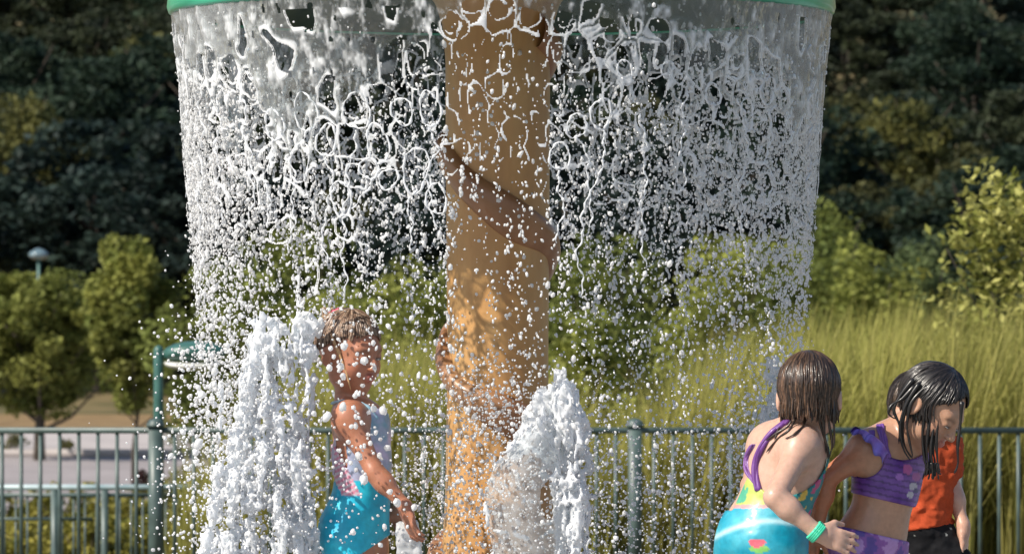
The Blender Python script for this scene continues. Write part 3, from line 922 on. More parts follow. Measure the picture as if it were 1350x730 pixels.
# ------------------------------------------------------------------ falling water
def curtain():
    du = .0028; R0 = RR-.004
    nu = int(2*PI*R0/du); H = .80; nv = int(H/du)
    u = np.arange(nu)*(2*PI*R0/nu); v = np.arange(nv)*du
    U, Vv = np.meshgrid(u, v, indexing='ij')
    th = U/R0
    cx, sx = np.cos(th), np.sin(th)
    n1 = fbm(cx*6, sx*6, Vv*5, 3); n2 = fbm(cx*6+30, sx*6, Vv*5, 3)
    n3 = fbm(cx*40, sx*40, Vv*25, 3)
    WU = U+(n1-.5)*.12+(n3-.5)*.018; WV = Vv+(n2-.5)*.12+(n3-.5)*.012
    def voro(cell, st, seed):
        # jittered lattice, periodic in u
        nc = int(2*PI*R0/cell); cu = 2*PI*R0/nc; cv = cell*st
        gi = np.floor(WU/cu).astype(int); gj = np.floor(WV/cv).astype(int)
        d1 = np.full(U.shape, 9.); d2 = d1.copy(); idn = np.zeros(U.shape)
        for a in (-1, 0, 1):
            for b in (-1, 0, 1):
                ii = gi+a; jj = gj+b; im = ii % nc
                hx = _hash(im, jj, np.int64(seed)+0*im); hy = _hash(im, jj, np.int64(seed+1)+0*im)
                hid = _hash(im, jj, np.int64(seed+2)+0*im)
                d = np.hypot((ii+.1+.8*hx)*cu-WU, ((jj+.1+.8*hy)*cv-WV)/st)
                n = d < d1
                d2 = np.where(n, d1, np.minimum(d2, d)); idn = np.where(n, hid, idn); d1 = np.where(n, d, d1)
        return (d2-d1)*.5, idn, d1
    eA, idA, dA = voro(.066, 1.5, 11)
    eB, idB, dB = voro(.022, 1.5, 31)
    # depth to which the film survives, varies round the rim
    fr = .07+.28*np.clip(fbm(cx*2.2+4, sx*2.2, 0*Vv, 2)-.30, 0, 1)+.13*(idA-.5)
    fr = fr+.16*np.exp(-((th-1.28*PI)/.13)**2)+.13*np.exp(-((th-1.86*PI)/.10)**2)      # two long tongues of film
    # film is deeper at left/right ends of the picture
    fr = fr+.05*np.abs(cx)-.06*np.exp(-((th-1.5*PI)/.22)**2)
    k = (Vv-fr)/.10
    wA = np.where(k < 0, .05+0*k,   .0021+.012*np.exp(-np.clip(k, 0, 9)*3.2))*(.75+.5*n3)
    early = (idA > .86) & (Vv > .03+0*k) & (Vv < fr)           # the odd early hole
    wA = np.where(early, .012+.0*wA, wA)
    br = fbm(cx*55, sx*55, Vv*38, 2)                          # filaments break up lower down
    wA = wA*np.where(br > .20+.50*np.clip((Vv-.36)/.35, 0, 1), 1, 0)
    sA = wA-eA
    wB = np.where(Vv > fr*.9, .0021, 0)*np.where(br > .40+.3*np.clip((Vv-.15)/.5, 0, 1), 1, 0)*(idA > .45)*(np.abs(th-1.5*PI) > .19)
    sB = wB-eB
    # rings: holes in the film whose rim has outlived it
    rr_ = .013+.016*idA
    sR = np.where((k > -.5) & (k < 3.4) & (idA > .38), .0026*(.7+.8*n3)-np.abs(dA-rr_), -1)
    sR = np.where(br > .24, sR, -1)
    inside = (dA < rr_-.0015) & (idA > .38) & (k > -.1)
    # long wavering threads
    sT = np.full(U.shape, -1.)
    for sp, off in ((.043, 0.), (.029, 9.)):
        nT = int(2*PI*R0/sp); uu = (U+(fbm(cx*9+off, sx*9, Vv*9, 3)-.5)*.11)/(2*PI*R0)*nT
        ci = np.floor(uu).astype(int) % nT
        dist = np.abs(uu-np.floor(uu)-.5)*sp
        h1 = _hash(ci, ci*0+7, ci*0+int(off)); h2 = _hash(ci, ci*0+17, ci*0+int(off))
        wT = .0020*(.45+1.2*vnoise(cx*0+ci*3.1, sx*0, Vv*42))*(1-.35*np.clip(Vv/.8, 0, 1))
        on = (h1 > .3) & (Vv > fr*.8) & (Vv < .30+.55*h2) & (vnoise(ci*5.3+0*Vv, 0*Vv+off, Vv*26) > .08+.40*np.clip((Vv-.3)/.6, 0, 1))
        sT = np.maximum(sT, np.where(on, wT-dist, -1))
    fc = np.abs(th-1.5*PI) < .18+.03*np.sin(Vv*30)
    sA = np.where(fc & (Vv > .05+.12*n1), -1, sA)
    sA = np.where(inside, -1, sA); sB = np.where(inside, -1, sB)
    s = np.maximum(np.maximum(sA, sB), np.maximum(sR, np.where(inside, -1, sT)))
    s = np.where(Vv < .012, .01, s)
    solid = s > 0
    cell_ok = solid[:, :-1] & solid[:, 1:]
    nxt = np.roll(solid, -1, 0); cell_ok &= nxt[:, :-1] & nxt[:, 1:]
    I, J = np.nonzero(cell_ok)
    used = np.zeros(U.shape, bool)
    I2 = (I+1) % nu
    used[I, J] = used[I2, J] = used[I, J+1] = used[I2, J+1] = True
    vid = np.full(U.shape, -1, np.int64); vid[used] = np.arange(used.sum())
    x = np.clip(s, 0, .05)
    rim = np.exp(-((x-.0028)/.0028)**2)
    n4 = vnoise(cx*150, sx*150, Vv*110)
    t = .0006+.0026*np.sqrt(np.clip(x/.003, 0, 1))*np.where(x < .0055, 1, .25)+.0018*(n3-.4)+.0010*(n4-.4)
    t = np.maximum(t, .0004)
    mid_ = np.exp(-((np.abs(cx))/.62)**4)
    foam = np.clip(.10-.07*mid_+.9*rim+1.4*np.clip(n3-.56, 0, 1)*2*(.4+n4)+.9*np.clip(n4-.62, 0, 1)*(n3 > .45), 0, 1)
    # froth is thicker at the sides of the ring where more water runs
    foam = np.clip(foam+.10*np.abs(cx)**2, 0, 1)
    rad = R0-.075*(Vv/.85)**.8*.9+.012*(n1-.5)*np.clip(Vv/.1, 0, 1)+.006*(n3-.5)
    out = []
    m = MB()
    nn = int(used.sum())
    for sgn in (1, -1):
        rr = (rad+sgn*t)[used]; tt = th[used]
        P3 = np.stack([XR+rr*np.cos(tt), rr*np.sin(tt), ZR-.008-Vv[used]], 1)
        out.append(P3)
    fo = foam[used]
    q = np.stack([vid[I, J], vid[I, J+1], vid[I2, J+1], vid[I2, J]], 1)
    c = np.repeat(fo[:, None], 3, 1)
    m.add(out[0], q, c=c); m.add(out[1], q[:, ::-1], c=c)
    # bold rings and long threads on the near side
    def front(x, y):
        D = 11.3
        for _ in range(6):
            q = P(x, y, D); r = R0-.0675*max(0, (ZR-q[2])/.85)**.8
            D = -CAMY-math.sqrt(max(r*r-(q[0]-XR)**2, 0))
        return P(x, y, D)
    rn = random.Random(8)
    rings = [(470, 146, 16, 27), (530, 147, 13, 19), (567, 144, 13, 24), (498, 190, 15, 25), (548, 224, 18, 28), (512, 236, 12, 14), (486, 222, 11, 15), (403, 148, 14, 26), (362, 165, 12, 20), (430, 185, 12, 22), (760, 166, 12, 17), (738, 206, 12, 20), (824, 95, 9, 17), (792, 150, 12, 22), (880, 92, 7, 12), (1012, 120, 9, 18), (985, 150, 8, 20), (940, 125, 9, 16), (450, 262, 14, 22), (575, 262, 12, 22), (395, 215, 13, 24)]
    for x, y, a, b in rings:
        p1, p2 = rn.uniform(0, 6), rn.uniform(0, 6); n_ = 40
        pts = []; rd = []
        for i in range(n_+1):
            t_ = 2*PI*i/n_; k_ = 1+.13*math.sin(2*t_+p1)+.08*math.sin(3*t_+p2)+.03*math.sin(9*t_+p1)
            pts.append(front(x+a*k_*math.cos(t_), y+b*k_*math.sin(t_))); rd.append(.0026*(1+.4*math.sin(5*t_+p2)+.35*math.sin(11*t_+p1)))
        m.tube(pts, rd, 6, (1, 1, 1), False)
    threads = [[(470, 172), (462, 215), (456, 260), (452, 320), (456, 395)], [(498, 215), (488, 250), (462, 275)], [(403, 172), (385, 205), (388, 260), (383, 330)], [(548, 250), (538, 275), (545, 330)], [(320, 110), (322, 170), (335, 240), (328, 300)],
               [(760, 182), (778, 215), (772, 270), (762, 330), (768, 390)], [(792, 172), (800, 205), (783, 240), (776, 300)], [(975, 130), (988, 190), (976, 250), (982, 340)], [(1020, 140), (1012, 200), (1018, 280)], [(1068, 60), (1070, 140), (1066, 240), (1068, 350)], [(905, 120), (898, 180), (902, 250)], [(845, 150), (852, 210), (846, 290), (850, 350)], [(262, 80), (266, 180), (262, 300), (268, 400)], [(290, 120), (285, 200), (292, 300)], [(567, 168), (575, 200), (560, 235), (576, 300)], [(735, 225), (742, 270), (735, 320)], [(362, 185), (350, 230), (356, 300)], [(430, 207), (440, 250), (425, 290), (430, 350)]]
    for tr in threads:
        tr = np.array(tr, float); K = 70; tt_ = np.linspace(0, len(tr)-1, K)
        xs_ = np.interp(tt_, np.arange(len(tr)), tr[:, 0]); ys_ = np.interp(tt_, np.arange(len(tr)), tr[:, 1])
        a1, a2 = rn.uniform(0, 6), rn.uniform(0, 6)
        xs_ = xs_+3*np.sin(ys_*.11+a1)+1.6*np.sin(ys_*.29+a2)
        rd = .0024*(1+.5*np.sin(ys_*.5+a1)+.35*np.sin(ys_*1.1+a2))*np.linspace(1.1, .75, K)
        m.tube([front(x, y) for x, y in zip(xs_, ys_)], np.maximum(rd, .0007), 6, (1, 1, 1))
    o = m.build('water_curtain', M_film, None, root_at=(XR, 0, ZR-.85))
    tag(o, 'sheet of water pouring from the green rim and tearing into white rings and threads', 'water curtain')
    return o
curtain()

def ico():
    t = (1+5**.5)/2
    v = np.array([(-1, t, 0), (1, t, 0), (-1, -t, 0), (1, -t, 0), (0, -1, t), (0, 1, t), (0, -1, -t), (0, 1, -t), (t, 0, -1), (t, 0, 1), (-t, 0, -1), (-t, 0, 1)], float)
    v /= np.linalg.norm(v[0])
    f = np.array([(0, 11, 5), (0, 5, 1), (0, 1, 7), (0, 7, 10), (0, 10, 11), (1, 5, 9), (5, 11, 4), (11, 10, 2), (10, 7, 6), (7, 1, 8), (3, 9, 4), (3, 4, 2), (3, 2, 6), (3, 6, 8), (3, 8, 9), (4, 9, 5), (2, 4, 11), (6, 2, 10), (8, 6, 7), (9, 8, 1)])
    return v, f
def ico2():
    v, f = ico(); v = list(map(tuple, v)); cache = {}; out = []
    def mid(a, b):
        k = (min(a, b), max(a, b))
        if k not in cache:
            p = np.array(v[a])+np.array(v[b]); p /= np.linalg.norm(p); v.append(tuple(p)); cache[k] = len(v)-1
        return cache[k]
    for a, b, c in f:
        x, y, z = mid(a, b), mid(b, c), mid(c, a); out += [(a, x, z), (b, y, x), (c, z, y), (x, y, z)]
    return np.array(v), np.array(out)

def drops(m, pos, r, el=None, fine=False):
    """many small drops: unit icospheres stretched along a mostly vertical axis"""
    v0, f0 = ico2() if fine else ico()
    n = len(pos)
    el = np.ones(n) if el is None else el
    ax = np.stack([RNG.normal(0, .35, n), RNG.normal(0, .35, n), np.ones(n)], 1); ax /= np.linalg.norm(ax, axis=1)[:, None]
    V = v0[None]*r[:, None, None]
    V = V*(1+RNG.normal(0, .10, (n, len(v0), 1)))
    dp = (V*ax[:, None]).sum(-1, keepdims=True)
    V = V+ax[:, None]*dp*(el-1)[:, None, None]+pos[:, None]
    Fc = f0[None]+(np.arange(n)*len(v0))[:, None, None]
    fo = np.clip(RNG.normal(.84, .16, n), .3, 1)
    m.add(V.reshape(-1, 3), t=Fc.reshape(-1, 3), c=np.repeat(np.repeat(fo[:, None], len(v0), 0).reshape(-1, 1), 3, 1))

def rad_at(v): return RR-.004-.0675*(np.clip(v, 0, 3)/.85)**.8
def droplets():
    m = MB()
    # beads strung along falling threads
    ns = 560
    for i in range(ns):
        th0 = RNG.uniform(0, 2*PI)
        if abs(th0-1.5*PI) < .17 and RNG.random() < .6: continue
        v0 = RNG.uniform(.10, .5); v1 = v0+RNG.uniform(.1, .6)
        k = int((v1-v0)/.011*RNG.uniform(.4, 1.0))
        v = RNG.uniform(v0, v1, k)
        th = th0+.03*np.sin(v*RNG.uniform(8, 20)+RNG.uniform(0, 6))+RNG.normal(0, .006, k)
        r = rad_at(v)-np.abs(RNG.normal(0, .012, k))
        pos = np.stack([XR+r*np.cos(th), r*np.sin(th), ZR-v], 1)
        drops(m, pos, np.clip(RNG.lognormal(math.log(.0025), .34, k), .0012, .006), RNG.uniform(1.1, 2.6, k))
    # general rain of drops in the curtain
    n = 19000
    th = RNG.uniform(0, 2*PI, n); v = RNG.beta(1.25, 1.6, n)*1.25+.03
    keep = .6*vnoise(np.cos(th)*14, np.sin(th)*14, v*2.2)+.4*vnoise(np.cos(th)*30, np.sin(th)*30, v*16) > RNG.uniform(.22, .72, n)
    th = th[keep]; v = v[keep]; n = len(v)
    r = rad_at(v)-np.abs(RNG.normal(0, .018+.03*v, n))+RNG.uniform(0, .012, n)+.03*np.clip(v-.5, 0, 1)
    kk = (np.abs(th-1.5*PI) > .17) | (RNG.random(n) < .35); th = th[kk]; v = v[kk]; r = r[kk]; n = len(v)
    pos = np.stack([XR+r*np.cos(th), r*np.sin(th), ZR-v], 1)
    # the child stands in a gap of the curtain: fewer drops pass in front
    gap = (pos[:, 0] > -.52) & (pos[:, 0] < -.30) & (pos[:, 1] < -.5) & (pos[:, 2] < 1.32) & (RNG.random(n) > .3)
    pos = pos[~gap]; n = len(pos)
    drops(m, pos, np.clip(RNG.lognormal(math.log(.0022), .42, n), .001, .007), RNG.uniform(1, 2.0, n))
    o = m.build('falling_droplets', M_drop, None, root_at=(XR, 0, .9)); tag(o, 'countless white water drops falling in a ring around the column', 'droplets', kind='stuff')
    # splash: thrown up by the jets and the curtain foot
    m = MB()
    def cloud(n, px, py, sx, sy, D, sd, r0=.0024, rs=.4, mx=.008):
        x = RNG.normal(px, sx, n); y = RNG.normal(py, sy, n); d = RNG.normal(D, sd, n)
        pos = np.stack([(x-CX)/F*d, CAMY+d, CAMZ+(HZ-y)/F*d], 1); pos = pos[pos[:, 2] > .02]; n = len(pos)
        drops(m, pos, np.clip(RNG.lognormal(math.log(r0), rs, n), .001, mx), RNG.uniform(1, 1.5, n))
    cloud(2600, 330, 640, 55, 75, 11.4, .12)
    cloud(1300, 560, 650, 45, 65, 11.9, .3)
    cloud(2200, 690, 650, 75, 85, 11.5, .12)
    cloud(2200, 850, 670, 80, 75, 12.1, .35)
    cloud(900, 985, 620, 28, 80, 12.3, .15)
    cloud(1300, 300, 520, 45, 70, 11.5, .2, .003)
    cloud(700, 650, 540, 55, 40, 11.6, .08)
    cloud(500, 640, 640, 55, 60, 11.6, .08)
    cloud(90, 470, 560, 60, 90, 11.1, .1, .003)
    # spray between ground and knee, all round
    n = 5200; th = RNG.uniform(0, 2*PI, n); r = RNG.normal(.80, .10, n); z = RNG.beta(1.1, 2.0, n)*.85+.01
    drops(m, np.stack([XR+r*np.cos(th), r*np.sin(th), z], 1), np.clip(RNG.lognormal(math.log(.0026), .35, n), .0012, .007))
    # beads close in front of the tan column
    n = 170; th = RNG.uniform(PI*1.08, PI*1.92, n); z = RNG.uniform(1.05, 2.0, n); r = RNG.uniform(.15, .5, n)
    drops(m, np.stack([XC+r*np.cos(th)*.28, r*np.sin(th), z], 1), np.clip(RNG.lognormal(math.log(.0032), .4, n), .0015, .007), RNG.uniform(1, 1.5, n))
    o = m.build('splash_droplets', M_drop, None, root_at=(0, 0, 0)); tag(o, 'spray of small white drops splashing around the jets and children', 'splash', kind='stuff')
    # large drops near the left child
    m = MB()
    L = [(453, 457, 5), (449, 483, 6), (452, 495, 5), (480, 475, 7), (473, 494, 4), (478, 508, 4), (431, 549, 7), (436, 459, 4), (456, 455, 4), (492, 452, 4), (466, 537, 4), (452, 536, 6), (469, 549, 3.5), (469, 561, 4), (468, 522, 4), (505, 541, 6), (463, 562, 4), (473, 601, 6), (480, 632, 7), (511, 590, 6), (500, 601, 4), (514, 648, 5), (524, 662, 6), (546, 668, 5), (507, 694, 4), (420, 615, 4), (418, 666, 4), (411, 690, 4), (427, 590, 3), (446, 447, 3), (440, 470, 3.5), (266, 520, 6), (262, 585, 7), (415, 500, 5), (398, 476, 4), (533, 545, 4), (560, 560, 4), (525, 470, 4), (545, 438, 4), (512, 430, 4), (283, 490, 6), (300, 455, 5), (275, 545, 5)]
    pos = np.array([P(x, y, 11.25+RNG.uniform(-.12, .05)) for x, y, r in L]); rr = np.array([r for *_, r in L])/535.0*.8
    drops(m, pos, rr, RNG.uniform(.9, 1.5, len(L)), fine=True)
    n = 90; x = RNG.normal(470, 40, n); y = RNG.normal(560, 90, n)
    drops(m, np.array([P(a, b, 11.2) for a, b in zip(x, y)]), np.clip(RNG.lognormal(math.log(.0042), .3, n), .002, .008), RNG.uniform(.9, 1.4, n), fine=True)
    o = m.build('large_droplets', M_drop, None, root_at=(-.4, -.75, .6)); tag(o, 'large round white drops flying in front of the left child', 'droplets', kind='stuff')
droplets()

def froth_mesh(strands, lo, hi, h, name, label, noise=.006, nf=70, foam=.95, film=None, carve=.10, group='water jets shooting up from the ground'):
    B = Field(lo, hi, h)
    for pts, rad in strands: B.path(pts, rad, .010)
    X, Y, Z = B.grid()
    near = np.abs(B.D) < .03
    ii = np.nonzero(near)
    x = B.ax[0][ii[0]]; y = B.ax[1][ii[1]]; z = B.ax[2][ii[2]]
    def fn(x, y, z):
        a = np.abs(fbm(x*nf*.8, y*nf*.8, z*nf*.55, 2)-.5)*2       # ridged, stretched upward
        return a*1.9-.38+(vnoise(x*210, y*210, z*160)-.5)*.55
    n = fn(x, y, z)
    big = np.clip(fbm(x*30, y*30, z*13, 2)-.50, 0, 1)*carve
    B.D[ii] += (n*noise*2.4+big).astype(np.float32)
    V, Q = B.mesh(0)
    n = fn(V[:, 0], V[:, 1], V[:, 2])
    fo = np.clip(foam+.15-1.25*np.clip(n+.12, 0, 1), .10, 1)
    root = empty(name, ((lo[0]+hi[0])/2, (lo[1]+hi[1])/2, 0), label, 'water jet', group)
    m = MB(); m.add(V, Q, c=np.repeat(fo[:, None], 3, 1)); m.build('froth', M_film, root)
    return root

def wob_path(ctrl, n, amp, depth, D, rnd):
    ctrl = np.array(ctrl, float); t = np.linspace(0, len(ctrl)-1, n)
    x = np.interp(t, np.arange(len(ctrl)), ctrl[:, 0]); y = np.interp(t, np.arange(len(ctrl)), ctrl[:, 1])
    p1, p2, p3 = rnd.uniform(0, 6), rnd.uniform(0, 6), rnd.uniform(0, 6); f1 = rnd.uniform(3, 8)
    a = np.linspace(0, 1, n)
    x = x+amp*np.sin(a*f1+p1)+amp*.5*np.sin(a*f1*2.7+p2)
    return [P(xx, yy, D+depth*math.sin(f1*aa+p3)) for xx, yy, aa in zip(x, y, a)]

def jets():
    rnd = random.Random(4)
    G = (0, 0)
    # tall left jet
    st = []
    base = 1085
    for i in range(78):
        t = rnd.random()
        xb = 262+150*t; xm = 296+112*t; xt = 330+82*t
        top = 418+rnd.random()**1.4*230+(18 if .42 < t < .58 else 0)
        if rnd.random() < .35: xm -= 18
        y0 = 730+rnd.uniform(-60, 200) if i > 25 else base
        if y0 < top+60: y0 = top+120
        fr = lambda y: xb if y > 700 else (xm+(xb-xm)*(y-560)/140 if y > 560 else xt+(xm-xt)*(y-415)/145)
        ys = np.linspace(y0, top, 5)
        ctrl = [(fr(y) if y < 760 else 340+(fr(760)-340)*max(0, (base-y))/(base-760), y) for y in ys]
        pts = wob_path(ctrl, 12, rnd.uniform(3, 11), rnd.uniform(.02, .07), 11.4+rnd.uniform(-.05, .05), rnd)
        r = rnd.uniform(.003, .0085)
        st.append((pts, [r*(1+.5*math.sin(k*2.1+i)) for k in range(12)]))
    for (x, y, w) in ((345, 428, 14), (362, 432, 13), (352, 450, 13), (402, 424, 12), (412, 432, 8), (395, 445, 10), (340, 460, 12), (368, 470, 10), (404, 466, 8), (335, 480, 7)):
        for k in range(5):
            a = (x+rnd.uniform(-w, w)*.7, y+rnd.uniform(-w, w)*.8); b = (a[0]+rnd.uniform(-8, 8), a[1]+rnd.uniform(-10, 10))
            st.append(([P(*a, 11.4+rnd.uniform(-.03, .03)), P(*b, 11.4+rnd.uniform(-.03, .03))], rnd.uniform(.008, .018)))
    r1 = froth_mesh(st, (-.86, -.74, -.0), (-.46, -.46, 1.29), .0042, 'water_jet', 'tall frothy white water jet with a forked top, left of the child in turquoise', .0055)
    # middle jet leaning on the column
    st = []
    def rim(pts, r, D=11.45):
        st.append(([P(x, y, D) for x, y in pts], r))
    for i in range(60):
        t = rnd.random()
        tx = 737+rnd.uniform(-5, 5); ty = 487+rnd.random()**1.3*120
        sx = np.interp(ty, [487, 540, 600], [4, 34, 48])
        mx = 737+rnd.uniform(-.75, .75)*sx
        ctrl = [(752+rnd.uniform(-24, 26), 760+rnd.uniform(0, 60)), (754+rnd.uniform(-20, 22), 660), (mx+8, ty+50), (mx, ty)]
        st.append((wob_path(ctrl, 10, 3, .04, 11.45+rnd.uniform(-.03, .03), rnd), rnd.uniform(.004, .010)))
    for i in range(46):
        t = rnd.random(); x = 737-t*62+rnd.uniform(-4, 10); y = 490+t*92+rnd.uniform(-4, 16)
        st.append(([P(x, y, 11.45+rnd.uniform(-.04, .04)), P(x-8+rnd.uniform(-5, 5), y+16+rnd.uniform(-4, 8), 11.45+rnd.uniform(-.04, .04))], rnd.uniform(.007, .015)))
    for i in range(40):
        y = 500+rnd.random()*90; w = np.interp(y, [487, 540, 600], [6, 26, 34]); x = 742+rnd.uniform(-w, w)
        st.append(([P(x, y, 11.45+rnd.uniform(-.04, .04)), P(x+rnd.uniform(-5, 5), y+18, 11.45)], rnd.uniform(.010, .018)))
    rim([(655, 745), (645, 700), (637, 652), (650, 618), (672, 590), (700, 562), (722, 530)], .0045, 11.40)
    rim([(776, 560), (778, 620), (774, 690), (780, 745)], .005)
    rim([(688, 592), (702, 588), (712, 600), (728, 606), (735, 622)], .0035, 11.4)
    rim([(712, 655), (705, 640), (712, 626), (728, 630), (736, 650), (738, 680), (724, 690), (712, 672), (712, 655)], .004, 11.4)
    rim([(655, 700), (680, 704), (705, 712), (725, 700), (742, 694)], .003, 11.4)
    rim([(745, 1080), (745, 900), (748, 760)], .03)
    rim([(700, 1080), (690, 900), (668, 745)], .012, 11.42)
    rim([(760, 1080), (765, 900), (760, 740)], .02, 11.42)
    r2 = froth_mesh(st, (-.10, -.68, 0.0), (.24, -.42, 1.2), .0042, 'water_jet', 'cone of white water in front of the column with a glassy grey sheet at left', .005)
    # the glassy sheet
    m = MB(); n1, n2 = 60, 90
    L = np.array([(655, 760), (645, 700), (638, 652), (650, 618), (672, 590), (700, 562)], float); Rr = np.array([(748, 760), (746, 700), (742, 660), (740, 625), (735, 600), (722, 580)], float)
    v = []; c = []
    for j in range(n2):
        t = j/(n2-1)*5; i = min(int(t), 4); f = t-i
        a = L[i]*(1-f)+L[i+1]*f; b = Rr[i]*(1-f)+Rr[i+1]*f
        for k in range(n1):
            s = k/(n1-1); q = a*(1-s)+b*s
            d = 11.42-.05*math.sin(s*PI)+.010*(fbm(np.array(q[0]*.05), np.array(q[1]*.04), np.array(1.), 3)-.5)
            v.append(P(q[0], q[1], float(d)))
            c.append(.34+.5*max(0, float(fbm(np.array(q[0]*.09), np.array(q[1]*.05), np.array(7.), 3))-.5))
    v = np.array(v); q = [[a*n1+b, a*n1+b+1, (a+1)*n1+b+1, (a+1)*n1+b] for a in range(n2-1) for b in range(n1-1)]
    # a hole torn in the sheet
    px, py = pix(v[:, 0], v[:, 1], v[:, 2]); inh = (np.hypot((px-724)/13, (py-658)/28) < 1)
    q = [x for x in q if not inh[x[0]]]
    m.add(v, q, c=np.repeat(np.array(c)[:, None], 3, 1)); m.build('water_sheet', M_film, r2)
    # thin jet on the right, behind the girl
    st = []
    for i in range(46):
        t = rnd.random(); s = rnd.uniform(-1, 1)
        top = 468+rnd.random()**1.2*130
        xt = 1024+s*14-(top-468)*.10; xb = 1000+s*34
        st.append((wob_path([(1005, 1040), (xb, 740), ((xb+xt)/2, (740+top)/2), (xt, top)], 14, 3.5, .03, 12.3, rnd), rnd.uniform(.0022, .0048)))
    froth_mesh(st, (.52, .2, 0), (.78, .42, 1.22), .0042, 'water_jet', 'thin wispy water jet just left of the child seen from behind', .0045, foam=.75)
    # trickle falling from the left child's hands
    st = []
    for i in range(16):
        x = 531+rnd.uniform(-10, 18)
        st.append((wob_path([(x, 690), (x+rnd.uniform(-3, 5), 735), (x+rnd.uniform(-6, 10), 790)], 8, 1.5, .015, 11.38, rnd), rnd.uniform(.002, .0045)))
    B = Field((-.34, -.70, .45), (-.20, -.54, .80), .0042)
    for pts, rad in st: B.path(pts, rad, .012)
    V, Q = B.mesh(0); m = MB(); m.add(V, Q, c=(.6, .6, .6))
    o = m.build('water_trickle', M_film); tag(o, 'short grey stream of water running off the hands of the left child', 'water stream')
jets()

# ------------------------------------------------------------------ ground
def gz(D):
    return np.interp(D, [0, 18, 26.7, 32, 60, 128, 150, 200, 260, 400, 3000], [0, 0, -.35, -.9, -1.7, -1.75, 0, 9, 22, 50, 60])
def gzs(x, y): return gz(y-CAMY)
M_ground = noisy_mat('dry_grass_ground', (.075, .075, .025), (.20, .15, .07), .35, .95, .5, .05, detail=10)
M_pad = noisy_mat('wet_concrete', (.22, .22, .21), (.34, .33, .31), 2.5, .25, .1, .004)
M_road = noisy_mat('pale_asphalt', (.27, .24, .24), (.37, .33, .33), .8, .9, .1, .01)
M_walk = noisy_mat('sidewalk_concrete', (.40, .36, .35), (.5, .45, .43), .8, .9)
M_brown = noisy_mat('dry_brown_verge', (.18, .11, .045), (.30, .20, .09), 1.2, 1, .5, .05)
def sheet(name, x0, x1, D0, D1, off, mt, nx=40, ny=40, th=0):
    xs = np.linspace(x0, x1, nx); ds = np.linspace(D0, D1, ny)
    Xg, Dg = np.meshgrid(xs, ds, indexing='ij'); Z = gz(Dg)+off
    m = MB(); v = np.stack([Xg, Dg+CAMY, Z], -1).reshape(-1, 3)
    i = np.arange(nx-1)[:, None]*ny; j = np.arange(ny-1)[None]
    m.add(v, np.stack([i+j, i+ny+j, i+ny+j+1, i+j+1], -1).reshape(-1, 4))
    o = m.build(name, mt, None, root_at=(0, 0, 0)); o['kind'] = 'structure'; return o
def ground():
    xs = np.concatenate([np.linspace(-900, -60, 12), np.linspace(-50, 50, 60), np.linspace(60, 900, 12)])
    ds = np.concatenate([np.linspace(-30, 16, 10), np.linspace(17, 60, 60), np.linspace(62, 420, 90), np.linspace(450, 3000, 10)])
    Xg, Dg = np.meshgrid(xs, ds, indexing='ij')
    Z = gz(Dg)+np.clip((Dg-150)/100, 0, 1)*6*(fbm(Xg*.02, Dg*.02, 0*Xg, 3)-.5)
    m = MB(); v = np.stack([Xg, Dg+CAMY, Z], -1).reshape(-1, 3); ny = len(ds)
    i = np.arange(len(xs)-1)[:, None]*ny; j = np.arange(ny-1)[None]
    m.add(v, np.stack([i+j, i+ny+j, i+ny+j+1, i+j+1], -1).reshape(-1, 4))
    o = m.build('ground', M_ground, None, root_at=(0, 0, 0)); o['kind'] = 'structure'
    sheet('splash_pad', -7, 7, 5, 17.9, .004, M_pad)
    sheet('road', -60, 60, 66, 92, .004, M_road)
    sheet('pavement', -60, 60, 92.3, 106, .12, M_walk)
    m = MB(); m.box((0, 92.15+CAMY, -1.72+.07), (120, .3, .16)); o = m.build('kerb', M_walk); o['kind'] = 'structure'
    sheet('verge', -60, 60, 106.3, 128, .06, M_brown)
ground()

# ------------------------------------------------------------------ vegetation
def leaves(m, pos, size, cols, up=.4, asp=.55):
    n = len(pos)
    nn = RNG.normal(0, 1, (n, 3)); nn[:, 2] = np.abs(nn[:, 2])+up; nn /= np.linalg.norm(nn, axis=1)[:, None]
    a = np.cross(nn, RNG.normal(0, 1, (n, 3))); a /= np.linalg.norm(a, axis=1)[:, None]; b = np.cross(nn, a)
    s = size[:, None] if np.ndim(size) else size
    V = np.stack([pos-a*s, pos-b*s*asp, pos+a*s, pos+b*s*asp], 1).reshape(-1, 3)
    Q = np.arange(n*4).reshape(-1, 4)
    m.add(V, Q, c=np.repeat(cols, 4, 0))

def crown(m, c, rad, nclump, nleaf, size, col, col2, clump=.3, hollow=.35, flat=1.0, droop=0):
    """leaf clumps scattered through an ellipsoid volume"""
    c = np.array(c, float); rad = np.array(rad, float)
    cen = []
    while len(cen) < nclump:
        p = RNG.uniform(-1, 1, 3); l = np.linalg.norm(p)
        if hollow < l < 1: cen.append(p)
    for p in cen:
        p = np.array(p)*(1-clump*.5)
        k = clump*RNG.uniform(.6, 1.25)
        n = int(nleaf*RNG.uniform(.6, 1.3))
        d = RNG.normal(0, 1, (n, 3)); d /= np.linalg.norm(d, axis=1)[:, None]
        d = d*(RNG.uniform(.25, 1, (n, 1))**.5)*k*np.array([1, 1, flat*.75])
        pos = c+(p+d)*rad
        t = RNG.random(); cc = np.array(col)*(1-t)+np.array(col2)*t
        cols = cc*RNG.uniform(.7, 1.3, (n, 1))
        leaves(m, pos, size*RNG.uniform(.6, 1.3, n), cols)

